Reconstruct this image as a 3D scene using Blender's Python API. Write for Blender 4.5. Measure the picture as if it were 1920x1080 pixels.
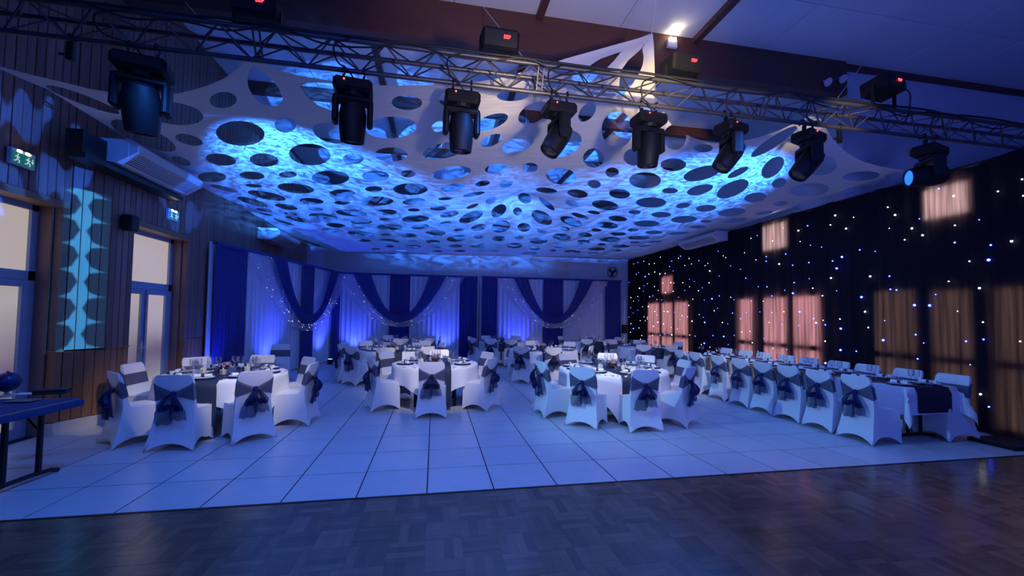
import bpy, bmesh, math, random
import numpy as np
from mathutils import Vector, Matrix, Quaternion
from mathutils.geometry import delaunay_2d_cdt
random.seed(7); rng = np.random.default_rng(7)
for o in list(bpy.data.objects): bpy.data.objects.remove(o)
SC = bpy.context.scene; COL = SC.collection
PI = math.pi

# ------------------------------------------------------------------ camera
F, YAW, PIT, ROL, PCY, H = 775.2, math.radians(10.563), math.radians(2.365), math.radians(.783), 559.6, 1.65
_f = np.array([math.sin(YAW)*math.cos(PIT), math.cos(YAW)*math.cos(PIT), math.sin(PIT)])
_r0 = np.array([math.cos(YAW), -math.sin(YAW), 0.0]); _u0 = np.cross(_r0, _f)
_r = _r0*math.cos(ROL)+_u0*math.sin(ROL); _u = -_r0*math.sin(ROL)+_u0*math.cos(ROL)
cam = bpy.data.cameras.new('camera'); cam.sensor_width = 36; cam.lens = F/1920*36
cam.shift_y = (PCY-540)/1920; cam.clip_start = .05; cam.clip_end = 200
co = bpy.data.objects.new('camera', cam); COL.objects.link(co)
co.matrix_world = Matrix(((_r[0], _u[0], -_f[0], 0), (_r[1], _u[1], -_f[1], 0), (_r[2], _u[2], -_f[2], H), (0, 0, 0, 1)))
SC.camera = co
def ray(x, y): return _r*(x-960)/F - _u*(y-PCY)/F + _f
def onZ(x, y, z=0.):
    d = ray(x, y); t = (z-H)/d[2]; return np.array([0, 0, H])+d*t
def onX(x, y, X):
    d = ray(x, y); return np.array([0, 0, H])+d*(X/d[0])
def onY(x, y, Y):
    d = ray(x, y); return np.array([0, 0, H])+d*(Y/d[1])

# ------------------------------------------------------------------ world, view, lights
SC.view_settings.view_transform = 'Standard'; SC.view_settings.look = 'None'
SC.view_settings.exposure = 0.0; SC.view_settings.gamma = 1; SC.view_settings.use_curve_mapping = False
SC.cycles.use_denoising = True
SC.cycles.caustics_reflective = False; SC.cycles.caustics_refractive = False
SC.cycles.sample_clamp_indirect = 4; SC.cycles.max_bounces = 8; SC.cycles.transparent_max_bounces = 24
W = bpy.data.worlds.new('hall_ambient'); SC.world = W; W.use_nodes = True
W.node_tree.nodes['Background'].inputs[0].default_value = (.022, .065, .60, 1)
W.node_tree.nodes['Background'].inputs[1].default_value = .72

def spot(name, loc, target, col, power, cone, blend=.4, radius=.08, upz=(0, 0, 1)):
    l = bpy.data.lights.new(name, 'SPOT'); l.energy = power; l.color = col
    l.spot_size = math.radians(cone); l.spot_blend = blend; l.shadow_soft_size = radius
    o = bpy.data.objects.new(name, l); COL.objects.link(o)
    z = (Vector(loc)-Vector(target)).normalized(); x = Vector(upz).cross(z).normalized(); y = z.cross(x)
    o.matrix_world = Matrix(((x.x, y.x, z.x, loc[0]), (x.y, y.y, z.y, loc[1]), (x.z, y.z, z.z, loc[2]), (0, 0, 0, 1)))
    return o
def gobo_nodes(o):
    l = o.data; l.use_nodes = True; nt = l.node_tree; em = nt.nodes['Emission']
    tc = nt.nodes.new('ShaderNodeTexCoord'); sp = nt.nodes.new('ShaderNodeSeparateXYZ'); nt.links.new(tc.outputs['Normal'], sp.inputs[0])
    def M(op, a, b=None, c=None):
        n = nt.nodes.new('ShaderNodeMath'); n.operation = op
        for i, v in enumerate((a, b, c)):
            if v is None: continue
            if isinstance(v, (int, float)): n.inputs[i].default_value = v
            else: nt.links.new(v, n.inputs[i])
        return n.outputs[0]
    u = M('DIVIDE', sp.outputs[0], sp.outputs[2]); v = M('DIVIDE', sp.outputs[1], sp.outputs[2])
    return nt, em, M, u, v
# added blue fill from unseen spots behind the camera
spot('fill_blue', (-2.6, -1.2, 4.6), (-1.6, 5.0, 0), (.05, .17, 1), 210, 100, .8, .35)
spot('fill_blue', (3.4, -1.2, 4.6), (3.6, 6.0, 0), (.07, .16, .9), 170, 100, .8, .35)
for x_, p_ in ((-2.4, 190), (.6, 165), (3.8, 120)): spot('fill_blue_overhead', (x_, 4.05, 4.0), (x_, 4.6, 0), (.03, .20, 1), p_, 125, .8, .15)  # added overhead spots, standing in for blue bounce off the canopy
spot('fill_blue', (1.0, -1.5, 1.6), (5.0, 5.0, 7.0), (.09, .13, .75), 1250, 110, .9, .3)  # added upward fill to brighten the ceiling
spot('fill_warm', (7.2, .6, 2.6), (4.3, 2.9, 0), (1, .66, .42), 130, 50, .9, .7)  # added warm fill on the right of the parquet, no fixture there
spot('fill_front_white', (.5, -1.6, 4.3), (.6, 7.2, .5), (1, .90, .84), 120, 60, .9, .25)  # added neutral fill for chair backs, unseen behind the camera
# white moving-head beams on the tables (lens of each head under the truss)
HEADPX = [265, 662, 866, 1048, 1216, 1370, 1515, 1740]
TY, TZB, TZT = 4.48, 4.19, 4.44
HEADX = [float(onY(p, 200, TY)[0]) for p in HEADPX]
def head_white(i, tgt, p, col=(1, .93, .82), cone=50):
    spot('moving_head_beam', (HEADX[i], TY+.24, 3.34), tgt, col, p, cone, .7, .06)
head_white(1, (-3.0, 6.9, .7), 330, (1, .90, .76), cone=38)
head_white(2, (.1, 8.0, .7), 350, (1, .90, .76), 36)
head_white(3, (-.5, 11.4, .3), 680, (1, .90, .78), 25)
head_white(4, (3.2, 7.0, .7), 320, (1, .90, .76), 42)
head_white(5, (3.8, 11.2, .3), 720, (1, .90, .80), 28)
head_white(6, (6.4, 9.5, .7), 330, (.75, .86, 1), 50)
# cyan-blue side light on the long table, from the big head
spot('moving_head_beam', (HEADX[0]+.2, TY+.25, 3.15), (5.6, 6.6, .4), (.25, .62, 1), 620, 46, .8, .08)

# blue water ripples thrown along the underside of the canopy
def water(name, loc, tgt, power, cone, sc=(22, 50), cut=None):
    o = spot(name, loc, tgt, (.03, .20, 1), power, cone, .7, .008)
    nt, em, M, u, v = gobo_nodes(o)
    cb = nt.nodes.new('ShaderNodeCombineXYZ'); nt.links.new(M('MULTIPLY', u, sc[0]), cb.inputs[0]); nt.links.new(M('MULTIPLY', v, sc[1]), cb.inputs[1])
    nz = nt.nodes.new('ShaderNodeTexNoise'); nz.inputs['Scale'].default_value = 1; nz.inputs['Detail'].default_value = 4; nz.inputs['Distortion'].default_value = 1.2
    nt.links.new(cb.outputs[0], nz.inputs['Vector'])
    mr = nt.nodes.new('ShaderNodeMapRange'); mr.inputs[1].default_value = .38; mr.inputs[2].default_value = .66; mr.inputs[3].default_value = .18; mr.inputs[4].default_value = 2.0
    nt.links.new(nz.outputs[0], mr.inputs[0])
    lf = nt.nodes.new('ShaderNodeLightFalloff'); lf.inputs['Strength'].default_value = .22; st_ = M('MULTIPLY', lf.outputs['Linear'], mr.outputs[0])
    if cut is not None:   # shutter blade: nothing below the canopy
        ms = nt.nodes.new('ShaderNodeMapRange'); ms.inputs[1].default_value = cut; ms.inputs[2].default_value = cut+.05; nt.links.new(M('MULTIPLY', v, -1.0), ms.inputs[0]); st_ = M('MULTIPLY', st_, ms.outputs[0])
    nt.links.new(st_, em.inputs['Strength'])
    return o
water('water_effect', (HEADX[0]+.1, TY+.3, 3.10), (-1.6, 10.8, 4.25), 6500, 70, cut=-.11)
water('water_effect', (HEADX[7]-.35, TY+.3, 3.20), (3.8, 10.2, 4.25), 6800, 74, cut=-.11)
water('water_effect', (HEADX[3], TY+.3, 3.25), (1.2, 12.8, 4.1), 2200, 40, cut=-.10)
# water ripples reaching the ceiling from the effect boxes on the truss
for bx_ in (480, 935):
    water('ceiling_ripple', (float(onY(bx_, 100, TY)[0]), TY+.2, 4.95), (float(onY(bx_, 100, TY)[0])-.6, 11.5, 7.0), 150, 44, (7, 9))
# warm spots added out of view behind the camera: canopy front edge, truss and beam
spot('fill_warm', (1.6, -1.4, 1.2), (1.9, 6.0, 5.0), (1, .80, .58), 1250, 46, .9, .2)
spot('fill_warm', (-.3, -1.4, 2.6), (3.05, 5.45, 4.90), (1, .72, .32), 6000, 10, .9, .1)
spot('fill_warm', (1.4, -1.4, 1.6), (.75, 5.0, 4.4), (1, .72, .34), 2600, 9, .9, .1)
spot('fill_warm', (3.6, -1.4, 2.4), (5.45, 5.2, 4.62), (1, .74, .36), 2600, 8, .9, .1)
# star gobo from the far right head onto the wooden pier
VUP = True
def star_gobo():
    # hits the wall where the photo shows the chain of stars
    top = onX(163, 385, -4.82); bot = onX(147, 625, -4.82); mid = (top+bot)/2
    loc = (HEADX[7]-.42, TY+.05, 3.36)
    o = spot('star_gobo', loc, tuple(mid), (.04, .40, 1), 13000, 22, .15, .012)
    nt, em, M, u, v = gobo_nodes(o)
    d = float(np.linalg.norm(mid-np.array(loc))); half = float(np.linalg.norm(top-bot))/d/2
    cell = half*2/5.0
    vv = M('ADD', M('DIVIDE', v, cell), .5)
    fr = M('SUBTRACT', M('FRACT', vv), .5)
    lim = M('LESS_THAN', M('ABSOLUTE', v), half+cell*.6)
    au = M('DIVIDE', M('ABSOLUTE', u), .028); sgn = 1.0
    f2 = M('ADD', fr, M('MULTIPLY', au, -.10 if VUP else .10))
    spike = M('SUBTRACT', M('MULTIPLY', M('POWER', M('MAXIMUM', M('SUBTRACT', 1.0, au), 0.0), 1.8), .27), M('ABSOLUTE', f2))
    body = M('SUBTRACT', .36, M('ADD', au, M('MULTIPLY', M('POWER', M('ABSOLUTE', fr), 1.3), .62)))
    s = M('MAXIMUM', spike, M('MULTIPLY', body, .6))
    mr = nt.nodes.new('ShaderNodeMapRange'); mr.inputs[1].default_value = -.01; mr.inputs[2].default_value = .03; nt.links.new(s, mr.inputs[0])
    glow = M('LESS_THAN', M('ABSOLUTE', u), .026)
    tot = M('MULTIPLY', M('ADD', M('MULTIPLY', mr.outputs[0], 1.0), M('MULTIPLY', glow, .10)), lim)
    nt.links.new(tot, em.inputs['Strength'])
    # the same gobo's big scattered facets, higher on the wall
    for (px, py, pw, cn) in ((75, 270, 900, 9), (335, 368, 700, 7)):
        t = onX(px, py, -4.75)
        g = spot('star_gobo', loc, tuple(t), (.02, .14, 1), pw*9, cn, .1, .012)
        nt, em, M, u, v = gobo_nodes(g)
        cb = nt.nodes.new('ShaderNodeCombineXYZ'); nt.links.new(M('MULTIPLY', u, 34), cb.inputs[0]); nt.links.new(M('MULTIPLY', v, 20), cb.inputs[1])
        vo = nt.nodes.new('ShaderNodeTexNoise'); vo.inputs['Scale'].default_value = 1; vo.inputs['Detail'].default_value = 0; nt.links.new(cb.outputs[0], vo.inputs['Vector'])
        mr = nt.nodes.new('ShaderNodeMapRange'); mr.inputs[1].default_value = .50; mr.inputs[2].default_value = .54; nt.links.new(vo.outputs[0], mr.inputs[0]); nt.links.new(mr.outputs[0], em.inputs['Strength'])
star_gobo()

# ------------------------------------------------------------------ helpers
MATS = {}
def mat(name, col=(.8, .8, .8), rough=.6, metal=0., spec=.5, emit=None, estr=0., noise=None, wood=None, bump=None, randv=0., trans=0.):
    """principled material; noise=(scale, amount), wood=(vector scale, amount), bump=(scale, strength), randv: per piece value change"""
    if name in MATS: return MATS[name]
    m = bpy.data.materials.new(name); m.use_nodes = True; nt = m.node_tree; b = nt.nodes['Principled BSDF']
    b.inputs['Roughness'].default_value = rough; b.inputs['Metallic'].default_value = metal; b.inputs['Specular IOR Level'].default_value = spec
    c4 = (*col, 1); src = None
    tc = nt.nodes.new('ShaderNodeTexCoord')
    def vmul(s, v):
        h = nt.nodes.new('ShaderNodeHueSaturation'); h.inputs['Color'].default_value = c4
        if s is not None: nt.links.new(s, h.inputs['Color'])
        nt.links.new(v, h.inputs['Value']); return h.outputs[0]
    def mr(sock, lo, hi):
        n = nt.nodes.new('ShaderNodeMapRange'); n.inputs[3].default_value = lo; n.inputs[4].default_value = hi; nt.links.new(sock, n.inputs[0]); return n.outputs[0]
    if noise:
        n = nt.nodes.new('ShaderNodeTexNoise'); n.inputs['Scale'].default_value = noise[0]; n.inputs['Detail'].default_value = 5
        nt.links.new(tc.outputs['Object'], n.inputs['Vector']); src = vmul(src, mr(n.outputs[0], 1-noise[1], 1+noise[1]))
    if wood:
        mp = nt.nodes.new('ShaderNodeMapping'); mp.inputs['Scale'].default_value = wood[0]; nt.links.new(tc.outputs['Object'], mp.inputs[0])
        oi = nt.nodes.new('ShaderNodeObjectInfo'); ad = nt.nodes.new('ShaderNodeVectorMath'); ad.operation = 'ADD'
        nt.links.new(mp.outputs[0], ad.inputs[0])
        mu = nt.nodes.new('ShaderNodeVectorMath'); mu.operation = 'SCALE'; mu.inputs['Scale'].default_value = 1.0
        nt.links.new(oi.outputs['Location'], mu.inputs[0]); nt.links.new(mu.outputs[0], ad.inputs[1])
        n = nt.nodes.new('ShaderNodeTexNoise'); n.inputs['Scale'].default_value = 1; n.inputs['Detail'].default_value = 5; n.inputs['Distortion'].default_value = .6
        nt.links.new(ad.outputs[0], n.inputs['Vector']); src = vmul(src, mr(n.outputs[0], 1-wood[1], 1+wood[1]))
    if randv:
        oi = nt.nodes.new('ShaderNodeObjectInfo'); ge = nt.nodes.new('ShaderNodeNewGeometry')
        a = nt.nodes.new('ShaderNodeMath'); a.operation = 'ADD'; nt.links.new(oi.outputs['Random'], a.inputs[0]); nt.links.new(ge.outputs['Random Per Island'], a.inputs[1])
        fr = nt.nodes.new('ShaderNodeMath'); fr.operation = 'FRACT'; nt.links.new(a.outputs[0], fr.inputs[0])
        src = vmul(src, mr(fr.outputs[0], 1-randv, 1+randv))
    if src is not None: nt.links.new(src, b.inputs['Base Color'])
    else: b.inputs['Base Color'].default_value = c4
    if bump:
        n = nt.nodes.new('ShaderNodeTexNoise'); n.inputs['Scale'].default_value = bump[0]; n.inputs['Detail'].default_value = 4; nt.links.new(tc.outputs['Object'], n.inputs['Vector'])
        bp = nt.nodes.new('ShaderNodeBump'); bp.inputs['Strength'].default_value = bump[1]; bp.inputs['Distance'].default_value = .02
        nt.links.new(n.outputs[0], bp.inputs['Height']); nt.links.new(bp.outputs[0], b.inputs['Normal'])
    if emit: b.inputs['Emission Color'].default_value = (*emit, 1); b.inputs['Emission Strength'].default_value = estr
    if trans:   # thin cloth: part of the light goes through
        out = nt.nodes['Material Output']; tr = nt.nodes.new('ShaderNodeBsdfTranslucent'); mx = nt.nodes.new('ShaderNodeMixShader'); mx.inputs[0].default_value = trans
        if src is not None: nt.links.new(src, tr.inputs[0])
        else: tr.inputs[0].default_value = c4
        nt.links.new(b.outputs[0], mx.inputs[1]); nt.links.new(tr.outputs[0], mx.inputs[2]); nt.links.new(mx.outputs[0], out.inputs[0])
    MATS[name] = m; return m
def sheer(name, col, alpha, rough=.5, spec=.3, weave=0):
    if name in MATS: return MATS[name]
    m = bpy.data.materials.new(name); m.use_nodes = True; nt = m.node_tree; b = nt.nodes['Principled BSDF']
    b.inputs['Base Color'].default_value = (*col, 1); b.inputs['Roughness'].default_value = rough; b.inputs['Specular IOR Level'].default_value = spec
    out = nt.nodes['Material Output']; t = nt.nodes.new('ShaderNodeBsdfTransparent'); mx = nt.nodes.new('ShaderNodeMixShader'); mx.inputs[0].default_value = alpha
    nt.links.new(t.outputs[0], mx.inputs[1]); nt.links.new(b.outputs[0], mx.inputs[2]); nt.links.new(mx.outputs[0], out.inputs[0])
    MATS[name] = m; return m
def glassy(name):
    if name in MATS: return MATS[name]
    m = bpy.data.materials.new(name); m.use_nodes = True; nt = m.node_tree; nt.nodes.remove(nt.nodes['Principled BSDF'])
    out = nt.nodes['Material Output']; t = nt.nodes.new('ShaderNodeBsdfTransparent'); t.inputs[0].default_value = (.93, .95, .98, 1)
    g = nt.nodes.new('ShaderNodeBsdfGlossy'); g.inputs['Roughness'].default_value = .04
    lw = nt.nodes.new('ShaderNodeLayerWeight'); lw.inputs[0].default_value = .45
    mr = nt.nodes.new('ShaderNodeMapRange'); mr.inputs[3].default_value = .08; mr.inputs[4].default_value = .85; nt.links.new(lw.outputs['Facing'], mr.inputs[0])
    mx = nt.nodes.new('ShaderNodeMixShader'); nt.links.new(mr.outputs[0], mx.inputs[0]); nt.links.new(t.outputs[0], mx.inputs[1]); nt.links.new(g.outputs[0], mx.inputs[2]); nt.links.new(mx.outputs[0], out.inputs[0])
    MATS[name] = m; return m

class MB:
    def __init__(s): s.v = []; s.f = []
    def add(s, vs, fs):
        n = len(s.v); s.v += [tuple(map(float, p)) for p in vs]; s.f += [tuple(i+n for i in f) for f in fs]; return s
    def box(s, x0, x1, y0, y1, z0, z1, M=None):
        vs = [(x, y, z) for z in (z0, z1) for y in (y0, y1) for x in (x0, x1)]
        if M is not None: vs = [tuple(M @ Vector(p)) for p in vs]
        return s.add(vs, [(0, 2, 3, 1), (4, 5, 7, 6), (0, 1, 5, 4), (2, 6, 7, 3), (0, 4, 6, 2), (1, 3, 7, 5)])
    def rbox(s, x0, x1, y0, y1, z0, z1, b=.02, M=None):
        """chamfered box"""
        c = ((x0+x1)/2, (y0+y1)/2, (z0+z1)/2); h = ((x1-x0)/2, (y1-y0)/2, (z1-z0)/2)
        bm = bmesh.new(); bmesh.ops.create_cube(bm, size=1)
        for v in bm.verts: v.co = Vector((c[i]+v.co[i]*2*h[i] for i in range(3)))
        bmesh.ops.bevel(bm, geom=bm.edges[:], offset=b, segments=1, affect='EDGES')
        bm.verts.index_update(); vs = [v.co.copy() for v in bm.verts]; fs = [[v.index for v in f.verts] for f in bm.faces]; bm.free()
        if M is not None: vs = [M @ p for p in vs]
        return s.add(vs, fs)
    def tube(s, pts, r, n=8, cap=True, closed=False):
        pts = [Vector(p) for p in pts]; rs = r if isinstance(r, (list, tuple)) else [r]*len(pts); L = len(pts); rings = []
        up = None
        for i, p in enumerate(pts):
            d = (pts[(i+1) % L]-pts[i-1]) if closed else (pts[min(i+1, L-1)]-pts[max(i-1, 0)])
            d.normalize()
            if up is None:
                a = Vector((0, 0, 1)) if abs(d.z) < .9 else Vector((1, 0, 0)); up = d.cross(a).normalized()
            up = (up-d*up.dot(d)).normalized(); w = d.cross(up)
            rings.append([p+(up*math.cos(2*PI*k/n)+w*math.sin(2*PI*k/n))*rs[i] for k in range(n)])
        vs = [q for R in rings for q in R]; fs = []
        for i in range(L if closed else L-1):
            for k in range(n):
                j = (i+1) % L; fs.append((i*n+k, i*n+(k+1) % n, j*n+(k+1) % n, j*n+k))
        if cap and not closed: fs += [tuple(range(n))[::-1], tuple((L-1)*n+k for k in range(n))]
        return s.add(vs, fs)
    def lathe(s, prof, n=16, M=None, cap0=True, cap1=True):
        vs = [(r*math.cos(2*PI*k/n), r*math.sin(2*PI*k/n), z) for r, z in prof for k in range(n)]
        if M is not None: vs = [tuple(M @ Vector(p)) for p in vs]
        L = len(prof); fs = [(i*n+k, i*n+(k+1) % n, (i+1)*n+(k+1) % n, (i+1)*n+k) for i in range(L-1) for k in range(n)]
        if cap0: fs.append(tuple(range(n))[::-1])
        if cap1: fs.append(tuple((L-1)*n+k for k in range(n)))
        return s.add(vs, fs)
    def grid(s, P):
        a, b = len(P), len(P[0]); return s.add([q for R in P for q in R], [(i*b+j, i*b+j+1, (i+1)*b+j+1, (i+1)*b+j) for i in range(a-1) for j in range(b-1)])
    def mesh(s, name, m, smooth=None, weld=False):
        me = bpy.data.meshes.new(name); me.from_pydata(s.v, [], s.f)
        if weld:
            bm = bmesh.new(); bm.from_mesh(me); bmesh.ops.remove_doubles(bm, verts=bm.verts[:], dist=2e-4); bmesh.ops.recalc_face_normals(bm, faces=bm.faces[:]); bm.to_mesh(me); bm.free()
        if m: me.materials.append(m)
        if smooth is not None:
            me.shade_smooth(); me.set_sharp_from_angle(angle=math.radians(smooth))
        return me
    def obj(s, name, m, parent=None, smooth=None, loc=None, weld=False, **kw):
        return link(name, s.mesh(name, m, smooth, weld), parent, loc, **kw)
def link(name, me, parent=None, loc=None, **kw):
    o = bpy.data.objects.new(name, me); COL.objects.link(o)
    if parent is not None: o.parent = parent
    if loc is not None: o.location = loc
    for k, v in kw.items():
        if v is not None: o[k] = v
    return o
def empty(name, loc=(0, 0, 0), rz=0, **kw):
    o = link(name, None, None, loc, **kw); o.rotation_euler[2] = rz; o.empty_display_size = .1; return o
def copy_tree(o, parent=None):
    c = o.copy(); COL.objects.link(c); c.parent = parent
    for ch in list(o.children): copy_tree(ch, c)
    return c
def structure(o): o['kind'] = 'structure'; return o

# ------------------------------------------------------------------ materials
m_tile = mat('floor_tile', (.62, .62, .64), .30, noise=(5, .10), randv=.05, bump=(60, .04))
m_grout = mat('grout', (.03, .03, .035), .9)
m_plank = mat('parquet_oak', (.17, .10, .065), .16, wood=((6, 6, 6), .30), randv=.28, bump=(40, .05))
m_board = mat('pine_board', (.24, .135, .105), .55, wood=((14, 14, .9), .45), randv=.22)
m_wains = mat('wainscot_wood', (.30, .13, .06), .5, wood=((12, 12, 1.2), .4), randv=.2)
m_base = mat('baseboard', (.62, .58, .50), .6)
m_wall = mat('painted_wall', (.55, .56, .60), .8, noise=(3, .06))
m_ceil = mat('ceiling_panel', (.70, .70, .72), .85, noise=(4, .04), randv=.03)
m_beam = mat('glulam', (.10, .038, .030), .55, wood=((1.2, 18, 18), .3))
m_frame = mat('door_frame_paint', (.28, .36, .50), .4)
m_steel = mat('truss_aluminium', (.10, .10, .115), .5, .7)
m_black = mat('black_plastic', (.006, .006, .008), .55, spec=.3)
m_blackm = mat('black_metal', (.012, .012, .014), .38, .3)
m_cable = mat('black_rubber', (.01, .01, .012), .6)
m_cover = mat('white_spandex', (.80, .79, .78), .7, spec=.25, bump=(220, .03))
m_cloth = mat('white_tablecloth', (.84, .83, .80), .75, spec=.2, bump=(120, .05))
m_runner = mat('navy_runner', (.018, .030, .060), .7, noise=(60, .5))
m_gold = mat('brown_runner', (.26, .15, .055), .55, noise=(30, .4))
m_navy = mat('navy_satin', (.022, .028, .20), .5, spec=.4, bump=(90, .05))
m_white_dr = mat('white_drape', (.74, .74, .82), .7, spec=.2, trans=.15)
m_sash = sheer('navy_organza', (.008, .014, .09), .66, .45)
m_sash2 = sheer('navy_organza_folds', (.008, .016, .10), .85, .4)
m_glass = glassy('drinking_glass')
m_porc = mat('porcelain', (.85, .85, .85), .2)
m_navyp = mat('navy_charger', (.02, .035, .10), .3)
m_napkin = mat('napkin_linen', (.86, .85, .83), .8)
m_candle = mat('cream_candle', (.82, .74, .55), .6)
m_red = mat('red_led', (.3, 0, 0), .5, emit=(1, .03, .04), estr=6)
m_redbox = mat('red_dot', (.3, 0, 0), .5, emit=(1, .05, .03), estr=9)
m_lampw = mat('emergency_bulb', (1, 1, 1), .5, emit=(1, .86, .55), estr=30)

# ------------------------------------------------------------------ floor
TS, TX0, TY0 = .625, -.035, 3.96
YB, XL_A, XL_B, YJ, XR, XDR, ZC = 16.40, -4.90, -4.70, 7.02, 8.22, 8.03, 7.00
floor = structure(MB().box(-5.4, 13, -3, YB+.2, -.12, -.0035).obj('floor', m_grout))
tl = MB().rbox(-TS/2+.006, TS/2-.006, -TS/2+.006, TS/2-.006, -.03, 0, .002).mesh('tile', m_tile)
cells = [(TX0+(i+.5)*TS, TY0+(j+.5)*TS) for i in range(-8, 14) for j in range(0, 20)]
cells = [c for c in cells if XL_A-.25 < c[0] < XR+.1]
def view_size(c):
    d = np.array([c[0], c[1], -H]); z = d@_f
    if z < .3: return 0
    px = 960+F*(d@_r)/z; py = PCY-F*(d@_u)/z
    return 1/z if -120 < px < 2040 and py < 1200 else .001/z
cells.sort(key=lambda c: -view_size(c))
for c in cells[:300]: link('tile', tl, floor, (c[0], c[1], 0))
far = MB()
for c in cells[300:]: far.box(c[0]-TS/2+.004, c[0]+TS/2-.004, c[1]-TS/2+.004, c[1]+TS/2-.004, -.03, 0)
far.obj('tile_field', m_tile, floor, kind='stuff')
MB().box(-5.4, 13, TY0-.03, TY0-.002, -.03, .003).obj('edge_strip', m_blackm, floor)
# parquet: basket weave of four strips per block
BK = .26; SW = BK/4
pl = [MB().box(-SW/2+.0004, SW/2-.0004, -BK/2+.0006, BK/2-.0006, -.02, 0).mesh('plank', m_plank),
      MB().box(-BK/2+.0006, BK/2-.0006, -SW/2+.0004, SW/2-.0004, -.02, 0).mesh('plank', m_plank)]
st = []
for i in range(-19, 40):
    for j in range(1, 13):
        cx, cy = i*BK+.1, TY0-.03-(j-.5)*BK; k = (i+j) % 2
        for q in range(4):
            o = (q-1.5)*SW; st.append((cx+(o if k == 0 else 0), cy+(o if k == 1 else 0), k))
def vs2(c):
    d = np.array([c[0], c[1], -H]); z = d@_f
    if z < .3: return 0
    px = 960+F*(d@_r)/z; py = PCY-F*(d@_u)/z
    return 1/z if -20 < px < 1940 and py < 1095 else .001
st.sort(key=lambda c: -vs2(c)); far = MB()
for n, c in enumerate(st):
    if n < 300: link('plank', pl[c[2]], floor, (c[0], c[1], random.uniform(-.0012, 0)))
    else:
        a, b = (SW/2-.0004, BK/2-.0006) if c[2] == 0 else (BK/2-.0006, SW/2-.0004)
        z = random.uniform(-.0012, 0); far.box(c[0]-a, c[0]+a, c[1]-b, c[1]+b, -.02, z)
far.obj('plank_field', m_plank, floor, kind='stuff')
MB().box(-5.4, 13, -3, TY0-.03-12*BK, -.03, -.002).obj('near_boards', m_plank, floor)

# ------------------------------------------------------------------ left wooden wall, doors
D1a, D1b, D2a, D2b, DH = 4.75, 6.48, 7.50, 8.94, 3.00
ZTOP = ZC
wl = structure(MB().box(-5.35, XL_B-.12, D2b, YB+.2, 0, ZTOP).box(-5.35, XL_B-.12, YJ, D2a, 0, ZTOP).box(-5.35, XL_B-.12, D2a, D2b, DH+.08, ZTOP)
     .box(-5.55, XL_A-.12, D1b, YJ+.1, 0, ZTOP).box(-5.55, XL_A-.12, D1a, D1b, DH+.08, ZTOP).box(-5.55, XL_A-.12, -3, D1a, 0, ZTOP)
     .obj('wall_left', mat('wood_backing', (.05, .022, .01), .8)))
BW = .128
def boards(y0, y1, x, z0, z1, m, name='board', axis='y'):
    n = max(1, round((y1-y0)/BW)); w = (y1-y0)/n
    key = (round(w, 4), z0, z1, m.name, axis)
    if key not in boards.cache:
        b = MB()
        if axis == 'y': b.rbox(-.10, 0, -w/2+.005, w/2-.005, z0, z1, .004)
        else: b.rbox(-w/2+.003, w/2-.003, 0, .08, z0, z1, .004)
        boards.cache[key] = b.mesh(name, m)
    for k in range(n):
        c = y0+(k+.5)*w
        link(name, boards.cache[key], wl, (x+random.uniform(-.004, 0), c, 0) if axis == 'y' else (c, x, 0))
boards.cache = {}
ZW = 1.08
for a, b, x in ((3.0, D1a, XL_A), (D1b, YJ-.42, XL_A), (YJ, D2a, XL_B), (D2b, YB, XL_B)):
    boards(a, b, x, ZW+.02, ZTOP, m_board); boards(a, b, x, .16, ZW, m_wains, 'wainscot_board')
boards(D1a, D1b, XL_A, DH+.10, ZTOP, m_board); boards(D2a, D2b, XL_B, DH+.10, ZTOP, m_board)
_ja, _jb = Vector((XL_A, YJ-.42, 0)), Vector((XL_B, YJ+.0, 0)); _jd = _jb-_ja; _jn = 4; _jw = _jd.length/_jn
for z0, z1, mm, nm in ((ZW+.02, ZTOP, m_board, 'board'), (.16, ZW, m_wains, 'wainscot_board')):
    me = MB().rbox(-.08, 0, -_jw/2+.003, _jw/2-.003, z0, z1, .004).mesh(nm, mm)
    for k in range(_jn):
        p = _ja+_jd*(k+.5)/_jn; o = link(nm, me, wl, tuple(p)); o.rotation_euler[2] = math.atan2(_jd.y, _jd.x)-PI/2
# reveals of both door openings
for (ya, x, yb) in ((D1b, XL_A, D1a), (D2b, XL_B, D2a)):
    MB().box(x-.44, x-.102, ya-.03, ya-.001, 0, DH).obj('reveal_board', m_board, wl)
    MB().box(x-.44, x-.102, yb+.001, yb+.03, 0, DH).obj('reveal_board', m_board, wl)
    MB().box(x-.44, x+.025, min(ya, yb)-.03, max(ya, yb)+.06, DH, DH+.09).obj('lintel_board', mat('lintel_wood', (.30, .15, .07), .5, wood=((10, 1, 10), .3)), wl)
bb = MB()
for a, b, x in ((3.0, D1a, XL_A), (D1b, YJ-.42, XL_A), (YJ, D2a, XL_B), (D2b, YB, XL_B)): bb.box(x-.12, x+.012, a, b, 0, .15)
bb.box(-.05, .012, -_jd.length/2, _jd.length/2, 0, .15, Matrix.Translation((_ja+_jb)/2) @ Matrix.Rotation(math.atan2(_jd.y, _jd.x)-PI/2, 4, 'Z'))
structure(bb.obj('baseboard_left', m_base))
tr = MB()
for a, b, x in ((3.0, D1a, XL_A), (D1b, YJ-.42, XL_A), (YJ, D2a, XL_B), (D2b, YB, XL_B)): tr.box(x-.10, x+.008, a, b, ZW, ZW+.022)
structure(tr.obj('trim_1', m_wains))
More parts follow.
